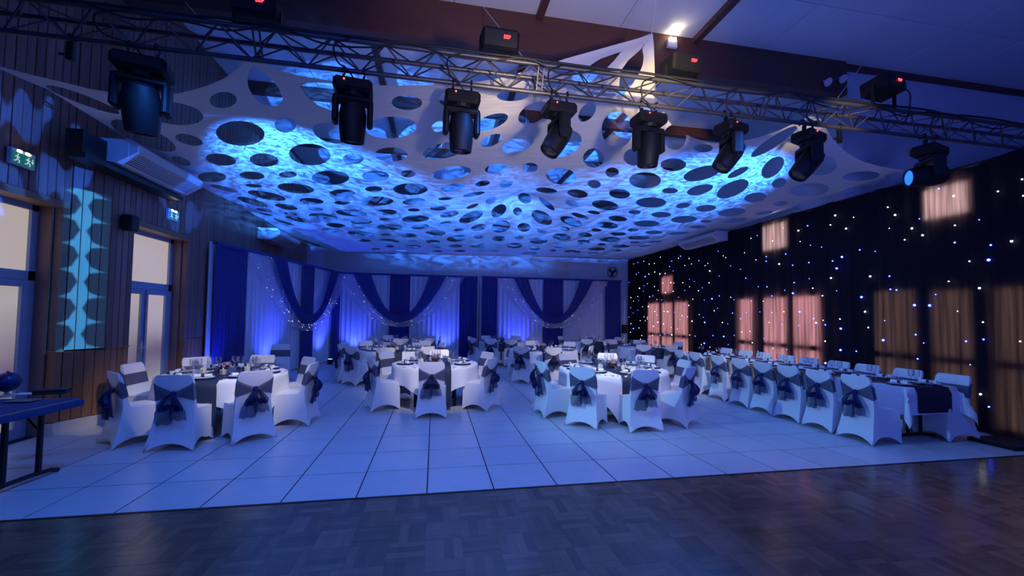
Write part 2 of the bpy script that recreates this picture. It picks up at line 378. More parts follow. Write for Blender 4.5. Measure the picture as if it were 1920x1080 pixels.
def pane_mat(name, top, bot, s):
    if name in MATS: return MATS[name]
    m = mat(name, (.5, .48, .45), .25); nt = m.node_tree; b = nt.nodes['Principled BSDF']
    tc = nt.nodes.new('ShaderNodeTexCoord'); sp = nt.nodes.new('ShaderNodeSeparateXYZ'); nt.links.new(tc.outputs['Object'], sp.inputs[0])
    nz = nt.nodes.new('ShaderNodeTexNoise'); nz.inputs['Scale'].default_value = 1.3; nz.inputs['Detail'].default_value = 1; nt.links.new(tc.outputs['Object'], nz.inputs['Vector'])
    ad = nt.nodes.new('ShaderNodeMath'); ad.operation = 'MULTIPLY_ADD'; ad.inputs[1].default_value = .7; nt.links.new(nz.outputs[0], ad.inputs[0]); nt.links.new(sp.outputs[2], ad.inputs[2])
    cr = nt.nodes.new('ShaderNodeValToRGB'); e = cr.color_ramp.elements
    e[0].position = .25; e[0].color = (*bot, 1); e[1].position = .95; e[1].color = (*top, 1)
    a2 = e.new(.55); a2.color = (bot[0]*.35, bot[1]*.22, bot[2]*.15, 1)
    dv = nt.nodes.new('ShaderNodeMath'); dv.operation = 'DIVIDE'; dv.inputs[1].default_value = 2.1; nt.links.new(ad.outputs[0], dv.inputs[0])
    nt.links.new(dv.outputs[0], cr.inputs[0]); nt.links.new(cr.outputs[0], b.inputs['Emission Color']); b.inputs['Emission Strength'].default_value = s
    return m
def glazed_door(name, ya, yb, x, split):
    d = structure(MB().box(x-.04, x+.03, ya, yb, DH-.07, DH).box(x-.04, x+.03, ya, yb, 2.02, 2.14)
        .box(x-.04, x+.03, ya, ya+.07, 0, DH).box(x-.04, x+.03, yb-.09, yb, 0, DH).obj(name, m_frame))
    m_top = mat('frosted_transom', (.5, .48, .45), .25, emit=(.64, .52, .37), estr=.62)
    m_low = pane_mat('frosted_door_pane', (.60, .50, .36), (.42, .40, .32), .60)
    edges = [ya+.07]+split+[yb-.09]
    MB().box(x-.02, x-.006, ya+.07, yb-.09, 2.14, DH-.07).obj('transom_pane', m_top, d)
    for k in range(len(edges)-1):
        a, b = edges[k], edges[k+1]
        L = MB().box(x-.03, x+.04, a+.004, a+.085, .01, 2.015).box(x-.03, x+.04, b-.085, b-.004, .01, 2.015).box(x-.03, x+.04, a+.085, b-.085, .01, .14).box(x-.03, x+.04, a+.085, b-.085, 1.93, 2.015).obj('door_leaf', m_frame, d)
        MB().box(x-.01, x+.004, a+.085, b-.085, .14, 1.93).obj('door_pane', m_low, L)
    return d
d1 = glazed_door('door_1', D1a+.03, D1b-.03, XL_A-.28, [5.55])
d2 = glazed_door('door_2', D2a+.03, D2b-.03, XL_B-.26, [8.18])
hb = MB().tube([(XL_B-.17, 8.02, 1.02), (XL_B-.17, 8.15, 1.02)], .012).box(XL_B-.22, XL_B-.205, 8.11, 8.165, .92, 1.12).obj('door_handle', mat('chrome', (.75, .75, .78), .2, .9), d2)
MB().tube([(XL_B-.20, 8.185, .05), (XL_B-.20, 8.185, 2.0)], .012).obj('lock_bar', MATS['chrome'], d2)

# ------------------------------------------------------------------ back wall, right wall, header, ceiling
structure(MB().box(-5.4, XR+.6, YB, YB+.2, 0, 4.05).obj('wall_back', m_wall))
structure(MB().box(-5.4, XR+.6, YB, YB+.2, 4.05, ZC).obj('wall_back_upper', mat('upper_wall_darkened', (.15, .13, .14), .8, noise=(3, .2))))  # colour darkened here to subdue beam spill through the canopy holes
# right wall: low window wall behind the star curtain, taller wall above it
WIN = [(4.87, 5.53, 3.31, 3.86), (8.22, 8.99, 3.31, 3.98), (12.95, 13.70, 2.49, 3.13),
       (4.00, 4.66, 0.10, 2.18), (4.88, 5.45, 0.10, 2.18), (5.62, 6.37, 0.10, 2.22), (7.40, 8.11, 0.10, 2.2), (8.24, 9.00, 0.10, 2.2), (9.26, 9.83, 0.10, 2.2),
       (12.05, 12.86, 0.10, 2.2), (12.95, 13.70, 0.10, 2.2), (13.78, 14.62, 0.10, 2.2)]
ys = sorted({2.0, YB}|{w[0] for w in WIN}|{w[1] for w in WIN}); wr = MB()
for a, b in zip(ys, ys[1:]):
    hol = sorted((w[2], w[3]) for w in WIN if w[0] <= a+1e-6 and w[1] >= b-1e-6); z = 0
    for h0, h1 in hol:
        if h0 > z: wr.box(XR-.12, XR, a, b, z, h0)
        z = h1
    wr.box(XR-.12, XR, a, b, z, 4.02)
structure(wr.obj('wall_right', m_wall))
structure(MB().box(XR-.12, 14.4, 2.0, YB, 4.02, 4.06).obj('trim_2', m_wall))
YBM = 7.07
structure(MB().box(XR+.06, XR+.3, YBM+.1, YB, 4.06, ZC).obj('wall_right_upper', m_wall))
structure(MB().box(XR+.06, 14.4, YBM, YBM+.1, 4.06, ZC-.12).obj('wall_header', m_wall))
structure(MB().box(14.4, 14.6, -3, YBM+.1, 0, ZC).obj('wall_far_right', m_wall))
ceil = structure(MB().box(-5.4, 14.6, -3, YB+.2, ZC+.03, ZC+.15).obj('ceiling', mat('ceiling_joint', (.16, .16, .18), .9)))
cps = {}
PX = [-5.4, -4.36, -1.28, 1.72, 4.80, 7.85, 10.9, 14.4]
PY = [-1.0, 1.7, 4.4, 7.1, 10.4, 13.4, 16.4]
for a, b in zip(PX, PX[1:]):
    n = 2 if b-a > 2 else 1
    for q in range(n):
        x0, x1 = a+(b-a)*q/n, a+(b-a)*(q+1)/n
        for c, d in zip(PY, PY[1:]):
            for h in range(2):
                y0, y1 = c+(d-c)*h/2, c+(d-c)*(h+1)/2
                k = (round(x1-x0, 3), round(y1-y0, 3))
                if k not in cps: cps[k] = MB().rbox(-k[0]/2+.006, k[0]/2-.006, -k[1]/2+.006, k[1]/2-.006, 0, .03, .004).mesh('ceiling_panel', m_ceil)
                link('ceiling_panel', cps[k], ceil, ((x0+x1)/2, (y0+y1)/2, ZC))
for x in PX[2:5]: MB().box(x-.06, x+.06, -1, YB, ZC-.10, ZC+.01).obj('purlin', m_beam, ceil)
bm_ = MB().box(-5.0, XR+.06, YBM-.12, YBM+.1, ZC-.70, ZC).obj('glulam_beam', m_beam, None, label='deep brown laminated beam across the ceiling behind the truss', category='beam')
for y, lab in ((10.38, 'slim dark cross beam above the canopy, nearer of two'), (13.4, 'slim dark cross beam above the canopy near the back wall')):
    MB().box(-4.7, XR+.06, y-.08, y+.08, ZC-.26, ZC).obj('cross_beam', m_beam, None, label=lab, category='beam', group='slim cross beams above the canopy')
MB().box(XR+.06, 14.4, YBM-.06, YBM, ZC-.12, ZC).obj('trim_3', m_beam, None, kind='structure')
# diagonal struts seen through the canopy
MB().box(-.07, .07, -.1, .1, 0, 3.1, Matrix.Translation((-1.9, 12.0, 4.6)) @ Matrix.Rotation(.75, 4, 'Y')).obj('roof_strut', m_beam, None, label='dark slanting roof strut seen through canopy holes', category='strut')

# windows behind the curtain
for n, (a, b, z0, z1) in enumerate(WIN):
    hi = z0 > 2.4
    near = a < 7
    if hi: m = mat('pane_upper' if n < 2 else 'pane_far', (.5, .5, .5), .4, emit=(.95, 1, 1) if n < 2 else (1, .66, .74), estr=14 if n < 2 else 11)
    elif near: m = mat('pane_shaded', (.5, .5, .5), .4, emit=(1, .98, .82), estr=1.35)
    else: m = mat('pane_pink', (.5, .5, .5), .4, emit=(1, .74, .84), estr=12)
    w = structure(MB().box(XR-.15, XR-.07, a, a+.035, z0, z1).box(XR-.15, XR-.07, b-.035, b, z0, z1).box(XR-.15, XR-.07, a, b, z1-.035, z1).box(XR-.15, XR-.07, a, b, z0, z0+.035).obj('window_%d' % (n+1), m_blackm))
    MB().box(XR-.13, XR-.12, a+.03, b-.03, z0+.03, z1-.03).obj('window_pane', m, w)
    if not hi: MB().box(XR-.155, XR-.10, a, b, .98, 1.09).obj('window_bar', m_blackm, w)

# ------------------------------------------------------------------ star curtain
def star_cloth():
    m = bpy.data.materials.new('black_star_cloth'); m.use_nodes = True; nt = m.node_tree; b = nt.nodes['Principled BSDF']
    b.inputs['Base Color'].default_value = (.010, .007, .012, 1); b.inputs['Roughness'].default_value = .9; b.inputs['Specular IOR Level'].default_value = .1
    t = nt.nodes.new('ShaderNodeBsdfTranslucent'); t.inputs[0].default_value = (.060, .034, .034, 1)
    tc = nt.nodes.new('ShaderNodeTexCoord'); mp = nt.nodes.new('ShaderNodeMapping'); mp.inputs['Scale'].default_value = (1, 16, .6); nt.links.new(tc.outputs['Object'], mp.inputs[0])
    nz = nt.nodes.new('ShaderNodeTexNoise'); nz.inputs['Scale'].default_value = 1; nt.links.new(mp.outputs[0], nz.inputs['Vector'])
    mr = nt.nodes.new('ShaderNodeMapRange'); mr.inputs[1].default_value = .3; mr.inputs[2].default_value = .7; mr.inputs[3].default_value = .30; mr.inputs[4].default_value = 1.0; nt.links.new(nz.outputs[0], mr.inputs[0])
    hs = nt.nodes.new('ShaderNodeHueSaturation'); hs.inputs['Color'].default_value = (.060, .034, .034, 1); nt.links.new(mr.outputs[0], hs.inputs['Value']); nt.links.new(hs.outputs[0], t.inputs[0])
    a = nt.nodes.new('ShaderNodeAddShader'); nt.links.new(b.outputs[0], a.inputs[0]); nt.links.new(t.outputs[0], a.inputs[1]); nt.links.new(a.outputs[0], nt.nodes['Material Output'].inputs[0])
    return m
def fold(y): return .016*math.sin(y*21+1.3*math.sin(y*3.1))+.014*math.sin(y*9.3)
ny = 420; P = []
for j in range(13):
    z = 4.04*j/12
    P.append([(XDR+fold(3.2+13.1*i/ny)*(1-.35*j/12), 3.2+13.1*i/ny, .015+z+(.03*math.sin(i*.21) if j == 12 else 0)) for i in range(ny+1)])
curt = MB().grid(P).obj('star_curtain', star_cloth(), None, 180, label='black star-cloth drape with white and blue lights along the right wall', category='curtain')
MB().tube([(XDR+.03, 3.2, 4.06), (XDR+.03, 16.3, 4.06)], .022).obj('curtain_rail', m_blackm, curt)
ledw = mat('star_led_white', (1, 1, 1), .5, emit=(.85, .95, 1), estr=14); ledb = mat('star_led_blue', (.1, .1, 1), .5, emit=(.03, .05, 1), estr=26)
def ico(name, r, m):
    bm = bmesh.new(); bmesh.ops.create_icosphere(bm, subdivisions=1, radius=r); me = bpy.data.meshes.new(name); bm.to_mesh(me); bm.free(); me.materials.append(m); return me
lw = [ico('star_light', r, ledw) for r in (.007, .010, .015)]; lb = [ico('star_light', r, ledb) for r in (.009, .013, .021)]
cnt = 0
for i in range(34):
    for j in range(10):
        y = 3.75+12.4*(i+random.uniform(.05, .95))/34; z = .12+3.75*(j+random.uniform(.05, .95))/10
        if cnt >= 298 or random.random() < .10: continue
        s = random.choices((0, 1, 2), (5, 4, 1.4) if y > 7.5 else (2, 4, 4))[0]
        link('star_light', (lw if random.random() < .5 else lb)[s], curt, (XDR-.045, y, z)); cnt += 1

# ------------------------------------------------------------------ pleated backdrops
def cloth_panel(p0, p1, z0, z1, pitch, amp, off, phase=0):
    p0, p1 = np.array(p0), np.array(p1); d = p1-p0; L = np.linalg.norm(d); d /= L; n = np.array([d[1], -d[0]])
    N = max(8, int(L/pitch*8)); P = []
    for j in range(7):
        z = z0+(z1-z0)*j/6; k = 1-.45*j/6
        P.append([tuple(p0+d*L*i/N+n*(off+amp*k*(math.sin(2*PI*L*i/N/pitch+phase)+.35*math.sin(2*PI*L*i/N/pitch*.37+1))))+(z,) for i in range(N+1)])
    return P
def backdrop(p0, p1, zt, nav, cen, sw, lab):
    """nav: navy panels (a,b) in metres along the line, cen: navy column, sw: swag centre, inner and outer half widths, bottom z"""
    p0, p1 = np.array(p0, float), np.array(p1, float); L = np.linalg.norm(p1-p0); d = (p1-p0)/L; n = np.array([d[1], -d[0]])
    root = empty('backdrop_curtain', (0, 0, 0), label=lab, category='curtain', group='white and navy backdrop curtains')
    at = lambda s: p0+d*s
    MB().grid(cloth_panel(at(.02), at(L-.02), .02, zt, .17, .03, 0)).obj('white_drape', m_white_dr, root, 180)
    for a, b in nav: MB().grid(cloth_panel(at(a), at(b), .02, zt, .11, .03, .09)).obj('navy_panel', m_navy, root, 180)
    MB().grid(cloth_panel(at(cen[0]), at(cen[1]), .02, zt, .10, .025, .08, 1)).obj('navy_column', m_navy, root, 180)
    c, hi, ho, zi, zo = sw
    def swag(hi, ho, zi, zo, off, m, name, wob):
        P = []
        for k in range(41):
            t = -1+2*k/40; row = []
            for q in range(9):
                f = q/8; h = hi+(ho-hi)*f; zb = zi+(zo-zi)*f
                z = zb+(zt-zb)*abs(t)**(2.3-.3*f); x = c+t*h
                pz = n*(off+wob*math.sin(f*16+t*2)) ; q2 = at(x)+pz; row.append((q2[0], q2[1], z))
            P.append(row)
        return MB().grid(P).obj(name, m, root, 180)
    s2 = swag(ho*.98, ho*1.42, zo+.02, zo-.20, .13, sheer('silver_sheer', (.55, .57, .72), .42), 'sheer_swag', .012)
    swag(hi, ho, zi, zo, .19, m_navy, 'navy_swag', .022)
    sp = MB(); R = random.Random(int(c*100)+3)
    for k in range(90):
        t = R.uniform(-1, 1); f = R.random(); h = ho*(.98+.44*f); zb = zo+.02-.22*f; z = zb+(zt-zb)*abs(t)**(2.3-.3*f)
        q2 = at(c+t*h)+n*.155; r = R.choice((.004, .005, .006, .010))
        sp.add([(q2[0]+r*a, q2[1]+r*b2, z+r*c2) for a, b2, c2 in ((1, 0, 0), (-1, 0, 0), (0, 1, 0), (0, -1, 0), (0, 0, 1), (0, 0, -1))], [(0, 2, 4), (2, 1, 4), (1, 3, 4), (3, 0, 4), (2, 0, 5), (1, 2, 5), (3, 1, 5), (0, 3, 5)])
    sp.obj('sparkle_specks', mat('sparkle_white', (1, 1, 1), .3, emit=(.8, .88, 1), estr=2.2), s2, kind='stuff')  # emissive white specks scattered over the sheer swag
    e0, e1 = at(0)+n*.12, at(L)+n*.12
    MB().tube([(e0[0], e0[1], zt+.02), (e1[0], e1[1], zt+.02)], .035).obj('header_band', m_navy, root)
    for s in (.0, L):
        q = at(s); MB().tube([(q[0], q[1], 0), (q[0], q[1], zt+.05)], .025).obj('upright_pole', mat('white_pole', (.7, .7, .72), .4), root)
    return root
YD = 15.9
xa = lambda px, py=520: float(onY(px, py, YD)[0])
X0, X1, X2 = xa(640, 515), xa(896), xa(1163, 525)
backdrop((X0, YD), (X1, YD), 3.08, [(xa(862)-X0, X1-X0-.02)], (xa(732)-X0, xa(770)-X0), (xa(752)-X0, 1.04, 1.66, 1.60, 1.36), 'white and navy backdrop curtain with swag, middle of the three')
X1b = xa(902)
backdrop((X1b, YD), (X2, YD), 3.10, [(.02, xa(933)-X1b), (xa(1133)-X1b, X2-X1b-.02)], (xa(1018)-X1b, xa(1055)-X1b), (xa(1037)-X1b, 1.06, 1.62, 1.60, 1.36), 'white and navy backdrop curtain with swag, right of the three')
LA, LB = onZ(395, 455, 3.08), onZ(634, 512, 3.08)
LL = float(np.linalg.norm(LB[:2]-LA[:2])); pa = LA[:2]; dd = (LB[:2]-LA[:2])/LL
def sl(px, py):   # distance along the left backdrop of a pixel column
    best = min(((abs((lambda q: 960+F*(q@_r)/(q@_f))(np.array([*(pa+dd*LL*t/400), 2.0-H]))-px), LL*t/400) for t in range(401))); return best[1]
backdrop(tuple(pa), tuple(LB[:2]), 3.06, [(.02, sl(455, 500)), (sl(617, 550), LL-.02)], (sl(560, 550), sl(584, 550)), (sl(570, 550), 1.28, 2.0, 1.60, 1.30), 'white and navy backdrop curtain with swag, angled along wooden wall')
# blue uplights on the floor behind the tables
def uplight(x, y, tx, ty, lab, p=60):
    r = empty('uplight', (x, y, 0), label=lab, category='uplight', group='floor uplights washing the backdrops')
    MB().lathe([(.07, .02), (.085, .05), (.085, .16), (.07, .17)], 14).obj('housing', m_black, r, 40)
    MB().lathe([(.06, .171), (.062, .175)], 14).obj('lens', mat('uplight_lens', (.1, .4, 1), .3, emit=(.05, .35, 1), estr=12), r)
    MB().box(-.11, .11, -.012, .012, 0, .02).obj('bracket', m_blackm, r)
    spot('uplight_beam', (x, y, .20), (tx, ty, 2.2), (.035, .06, 1), p*3.0, 95, .9, .05)
for px, lab in ((665, 'small blue uplight at left foot of the middle backdrop'), (832, 'small blue uplight at right foot of the middle backdrop'), (965, 'small blue uplight at left foot of the right backdrop'), (1095, 'small blue uplight at right foot of the right backdrop')):
    x = xa(px, 640); uplight(x, YD-.38, x, YD+.15, lab, 62)
nl = np.array([dd[1], -dd[0]])
for px, lab in ((500, 'small blue uplight near left end of the angled backdrop'), (598, 'small blue uplight near right end of the angled backdrop')):
    q = pa+dd*sl(px, 600)+nl*.42; t = q-nl*.55; uplight(q[0], q[1], t[0], t[1], lab, 62)
q = np.array((XL_B+.4, 9.35)); uplight(q[0], q[1], XL_B-.1, 9.5, 'small blue uplight by the wooden wall beside the glazed door', 26)

# ------------------------------------------------------------------ stretch canopy with oval holes
CP = onZ(985, 362, 4.50)
P3 = onY(1221, 66, 5.35); P4 = onY(1525, 212, 5.15); P2 = onY(463, 116, 4.85)
P1 = onX(-38, 112, XL_A); P5 = onX(1697, 320, XDR); PL6 = onX(371, 347, XL_B); PL7 = onX(460, 393, XL_B)
def Zb(X, Y): return 4.20-.026*(Y-6)+.012*(X-1)
E_FRONT = [onZ(x, y, 4.29) for x, y in [(470, 117), (490, 122), (520, 131), (560, 141), (610, 150), (660, 156), (740, 160), (830, 158), (900, 153)]]
E_FRONT += [onY(x, y, Y) for x, y, Y in [(950, 143, 4.76), (1000, 160, 4.85), (1060, 164, 4.93), (1110, 168, 5.02), (1170, 176, 5.22), (1208, 190, 5.42)]]
E_MID = [onY(x, y, Y) for x, y, Y in [(1243, 213, 5.62), (1268, 237, 5.76), (1295, 256, 5.82), (1330, 268, 5.85), (1370, 268, 5.78), (1420, 258, 5.62), (1470, 240, 5.44), (1508, 221, 5.25)]]
CTRL = np.array([CP, P1, P2, P4, P5, PL6, PL7]+E_FRONT[2:9:2]+E_FRONT[9::2]+E_MID[::2]); KR = .75
_K = np.exp(-np.hypot(CTRL[:, None, 0]-CTRL[None, :, 0], CTRL[:, None, 1]-CTRL[None, :, 1])/KR)
_W = np.linalg.solve(_K+np.eye(len(CTRL))*.01, CTRL[:, 2]-Zb(CTRL[:, 0], CTRL[:, 1]))
def Zs(X, Y):
    X = np.asarray(X, float); Y = np.asarray(Y, float); z = Zb(X, Y)
    for (x, y, _), w in zip(CTRL, _W): z = z+w*np.exp(-np.sqrt((X-x)**2+(Y-y)**2)/KR)
    return z
_T = np.concatenate([np.linspace(3.0, 20, 1700)])
def hit(px, py):
    d = ray(px, py); X = d[0]*_T; Y = d[1]*_T; f = np.where(Y < 4.6, -1.0, H+d[2]*_T-Zs(X, Y))
    s = np.where((f[:-1] < 0) & (f[1:] >= 0))[0]
    if len(s):
        i = s[0]; t = _T[i]+(_T[i+1]-_T[i])*(-f[i])/(f[i+1]-f[i])
    else: t = _T[np.argmin(np.abs(f))]
    return float(d[0]*t), float(d[1]*t)
def ell(s, ox, oy, rows): return [(ox+c[0]/s, oy+c[1]/s, c[2]/s, c[3]/s, c[4] if len(c) > 4 else 0) for c in rows]
HOLES = []
HOLES += ell(4.8, 0, 100, [(745, 415, 355, 42, 20.5), (1560, 540, 272, 100, 8), (1290, 740, 318, 82, 23), (1700, 778, 128, 45, 14), (1630, 970, 90, 33, 20)])
HOLES += ell(6, 360, 100, [(350, 525, 155, 90, -3), (1050, 805, 122, 87), (1565, 895, 212, 108, 15), (543, 900, 275, 140, 3)])
HOLES += ell(6, 360, 260, [(325, 235, 172, 65, 8), (810, 240, 162, 75, 4), (1325, 178, 235, 122, 4), (1810, 225, 112, 58), (225, 432, 160, 58), (675, 415, 142, 44, 4), (1080, 405, 100, 36), (1557, 440, 213, 80), (695, 530, 98, 20, 5), (360, 562, 165, 22, 14), (840, 640, 218, 42, 11), (1168, 558, 208, 55, 6), (680, 710, 180, 34, 16), (1060, 767, 132, 28, 10), (1345, 702, 135, 34, 4), (1690, 612, 145, 42), (1690, 720, 90, 22), (1392, 790, 85, 22, 4), (810, 803, 92, 15, 10), (830, 850, 85, 11, 10), (1110, 845, 78, 16, 8), (1478, 880, 165, 38, 6), (1790, 835, 175, 36, 4), (1200, 910, 155, 24, 12), (1030, 935, 130, 14, 18), (1620, 975, 112, 24, 5), (1900, 935, 110, 26), (1550, 1030, 100, 22, 8), (1850, 1060, 100, 22), (1905, 997, 70, 13)])
HOLES += ell(6, 640, 140, [(738, 315, 172, 82, 2), (560, 595, 290, 122, -3), (1230, 280, 130, 85), (1110, 580, 100, 58, -15), (1680, 535, 205, 78, -20), (1690, 740, 130, 60, -22), (135, 945, 115, 58), (560, 898, 185, 80), (1170, 850, 262, 86, -12)])
HOLES += ell(6, 640, 300, [(385, 182, 152, 62), (750, 155, 85, 40), (1240, 145, 222, 72, -8), (1750, 100, 135, 55, -5), (1590, 265, 85, 30, -10), (365, 327, 98, 33), (778, 328, 195, 66), (1250, 310, 140, 40, -10), (1850, 270, 75, 40, -8), (400, 463, 185, 52), (815, 465, 130, 34, -6), (1490, 385, 125, 22, -10), (1170, 435, 85, 18, -4), (505, 587, 120, 32), (130, 595, 145, 36, 2), (815, 562, 68, 18), (1090, 543, 90, 26), (1215, 610, 108, 34, -10), (1460, 640, 145, 56, -22), (1475, 520, 72, 20, -20), (1680, 455, 60, 36, -25), (1770, 572, 95, 62, -38), (1795, 748, 108, 66, -12), (1545, 760, 88, 38, -10), (835, 660, 155, 40, -3), (500, 667, 80, 15), (225, 690, 120, 26, 2), (1172, 713, 66, 24, -8), (545, 755, 148, 34), (885, 750, 103, 28, -4), (225, 760, 76, 16), (1325, 787, 60, 23), (1048, 828, 126, 39, -3), (215, 830, 145, 26, 8), (508, 840, 68, 16), (757, 847, 95, 24), (1297, 883, 113, 36, -5), (1545, 865, 56, 20), (1768, 885, 76, 32), (240, 903, 95, 15, 6), (528, 912, 126, 25, 2), (803, 915, 58, 12), (1030, 920, 83, 22), (545, 972, 50, 12), (803, 975, 97, 22), (1066, 982, 50, 12), (1283, 970, 78, 18), (1540, 960, 95, 28), (1753, 958, 52, 20), (390, 1003, 52, 12), (660, 1022, 82, 12), (1072, 1028, 66, 12), (1340, 1022, 70, 12), (1545, 1020, 40, 9), (1720, 1022, 60, 9)])
HOLES += ell(6, 940, 140, [(185, 780, 192, 88, -20), (365, 430, 190, 105, -28), (965, 420, 128, 76, -50), (1305, 618, 176, 205, 0), (690, 775, 220, 145, -20), (1038, 938, 118, 108), (1490, 925, 116, 96), (130, 235, 180, 62, -3)])
HOLES += ell(6, 940, 300, [(325, 85, 88, 55), (672, 182, 172, 93, 5), (1247, 140, 76, 56), (1045, 270, 76, 47, 10), (1617, 228, 180, 91), (508, 343, 118, 32, 6), (858, 378, 116, 46, 8), (1330, 380, 118, 54, 5), (265, 430, 78, 58, 20), (510, 490, 112, 32, 40), (800, 490, 84, 33, 12), (1168, 508, 150, 54, 8), (1685, 478, 170, 58), (15, 545, 42, 46), (182, 578, 50, 46), (455, 648, 126, 70, 28), (885, 630, 102, 24, 18), (1040, 590, 70, 20, 8), (1500, 587, 70, 23), (1800, 615, 112, 32), (788, 692, 130, 48, 18), (1310, 660, 106, 31, 5), (1190, 732, 128, 36, 6), (1637, 716, 145, 36), (255, 757, 75, 50), (450, 800, 53, 22, 10), (713, 770, 56, 24, 10), (1070, 788, 58, 18, 5), (1480, 786, 62, 16), (1715, 815, 98, 20), (200, 872, 50, 20), (420, 908, 102, 36), (680, 868, 103, 40, 5), (943, 842, 80, 26, 5), (1318, 830, 92, 20), (1550, 875, 125, 22), (1222, 893, 118, 27), (922, 922, 76, 25), (150, 962, 90, 30), (378, 995, 62, 20), (650, 965, 68, 22), (1130, 948, 46, 12), (1500, 926, 56, 10), (1725, 920, 84, 11, -4), (1345, 970, 106, 16), (1072, 1002, 100, 18), (797, 1030, 96, 20), (315, 1048, 88, 13), (1290, 1018, 70, 10), (1030, 1050, 66, 10), (1615, 965, 80, 9, -5), (572, 1018, 44, 11)])
HOLES += ell(4, 1220, 200, [(180, 230, 86, 95), (395, 312, 72, 31), (170, 435, 96, 47), (385, 500, 142, 50, -14), (655, 493, 86, 24, -26), (915, 455, 103, 58, -42), (1270, 435, 128, 80), (1578, 520, 138, 35, -4), (1815, 515, 62, 12, -14), (370, 623, 100, 35, -14), (615, 617, 130, 54, -24), (962, 572, 56, 35, -18), (785, 680, 83, 35, -8), (1190, 623, 148, 49, -4), (1520, 622, 118, 17, -14), (145, 630, 60, 21), (242, 742, 54, 19, -8), (415, 762, 76, 25, -5), (608, 792, 103, 29, -6), (973, 727, 58, 17, -6), (1200, 729, 118, 20, -11), (850, 797, 68, 14, -7), (628, 853, 94, 16, -8), (250, 845, 98, 26, -3), (415, 860, 43, 11), (352, 902, 66, 11), (210, 950, 80, 10, -4), (925, 262, 205, 40, -33)])
loops = []
for cx, cy, rx, ry, a in HOLES:
    a = math.radians(a); n = 24 if rx > 18 else 16
    loops.append([hit(cx+rx*math.cos(t)*math.cos(a)-ry*math.sin(t)*math.sin(a), cy+rx*math.cos(t)*math.sin(a)+ry*math.sin(t)*math.cos(a)) for t in np.linspace(0, 2*PI, n, endpoint=False)])
c6 = lambda L, s, ox, oy: [hit(ox+x/s, oy+y/s) for x, y in L]
loops.append(c6([(685, 130), (780, 190), (900, 290), (980, 400), (1022, 510), (980, 585), (880, 598), (760, 560), (680, 470), (630, 370), (625, 260), (648, 175)], 6, 360, 100))
loops.append(c6([(1215, 370), (1300, 330), (1450, 328), (1640, 345), (1850, 410), (1940, 500), (1930, 600), (1800, 672), (1600, 655), (1420, 585), (1290, 485)], 6, 360, 100))
EDGE = [hit(*p) for p in [(110, 152), (170, 167), (225, 176), (290, 180), (340, 174), (385, 162), (420, 147), (443, 132), (456, 118)]]
EDGE2 = [(float(p[0]), float(p[1])) for p in E_FRONT]; EDGE3 = [(float(p[0]), float(p[1])) for p in E_MID]
EDGE4 = [hit(*p) for p in [(1541, 226), (1556, 252), (1580, 280), (1610, 300), (1650, 312)]]
right = [hit(*p) for p in [(1660, 338), (1600, 361), (1520, 387), (1420, 418), (1330, 446), (1260, 465), (1200, 481)]]
back = [(7.6, 15.75), (5.5, 15.55), (3, 15.5), (.5, 15.55), (-1.8, 15.7), (-3.6, 15.9)]
left = [(-4.25, 13.2), (-4.45, 11.8), (PL7[0]+.03, PL7[1]), (-4.42, 10.4), (PL6[0]+.02, PL6[1]+.05), (PL6[0]+.03, PL6[1]-.1)]
left2 = [hit(*p) for p in [(340, 330), (280, 288), (220, 248), (150, 205), (90, 168)]]
bnd = [(P1[0], P1[1])]+EDGE+[(P2[0], P2[1])]+EDGE2+EDGE3+[(P4[0]-.02, P4[1]), (P4[0]+.03, P4[1])]+EDGE4+[(P5[0], P5[1])]+right+back+left+left2
def inside(poly, Q):
    poly = np.array(poly); r = np.zeros(len(Q), bool); x, y = Q[:, 0], Q[:, 1]
    for (x0, y0), (x1, y1) in zip(poly, np.roll(poly, -1, 0)):
        if y0 == y1: continue
        c = ((y0 > y) != (y1 > y)) & (x < (x1-x0)*(y-y0)/(y1-y0)+x0); r ^= c
    return r
def resample(poly, step):
    out = []
    for (a, b) in zip(poly, poly[1:]+poly[:1]):
        L = math.hypot(b[0]-a[0], b[1]-a[1]); n = max(1, int(L/step))
        out += [(a[0]+(b[0]-a[0])*k/n, a[1]+(b[1]-a[1])*k/n) for k in range(n)]
    return out
bnd = resample(bnd, .15)
pts, edges = list(bnd), [(i, (i+1) % len(bnd)) for i in range(len(bnd))]
for lp in loops:
    lp = resample(lp, .22); n0 = len(pts); pts += lp; edges += [(n0+i, n0+(i+1) % len(lp)) for i in range(len(lp))]
A = np.array(pts)
gx, gy = np.meshgrid(np.arange(-5, 8.2, .15), np.arange(4.5, 16.2, .15)); gx = gx+(np.arange(gx.shape[0])[:, None] % 2)*.075
Q = np.stack([gx.ravel(), gy.ravel()], 1); Q = Q[inside(bnd, Q)]
for lp in loops: Q = Q[~inside(lp, Q)]
Q = np.array([q for q in Q if np.min((A[:, 0]-q[0])**2+(A[:, 1]-q[1])**2) > .05**2])
pts += [tuple(q) for q in Q]
res = delaunay_2d_cdt([Vector(p) for p in pts], edges, [], 0, 1e-6)
V = np.array([(v.x, v.y) for v in res[0]]); T = np.array([t for t in res[2]])
cen = V[T].mean(1); ok = inside(bnd, cen)
for lp in loops: ok &= ~inside(lp, cen)
T = T[ok]; ZZ = Zs(V[:, 0], V[:, 1])
used = np.unique(T); remap = -np.ones(len(V), int); remap[used] = np.arange(len(used))
me = bpy.data.meshes.new('stretch_canopy'); me.from_pydata([(V[i, 0], V[i, 1], ZZ[i]) for i in used], [], [tuple(int(remap[i]) for i in t) for t in T])
m_can = mat('white_lycra', (.74, .74, .76), .65, spec=.2, trans=.22)
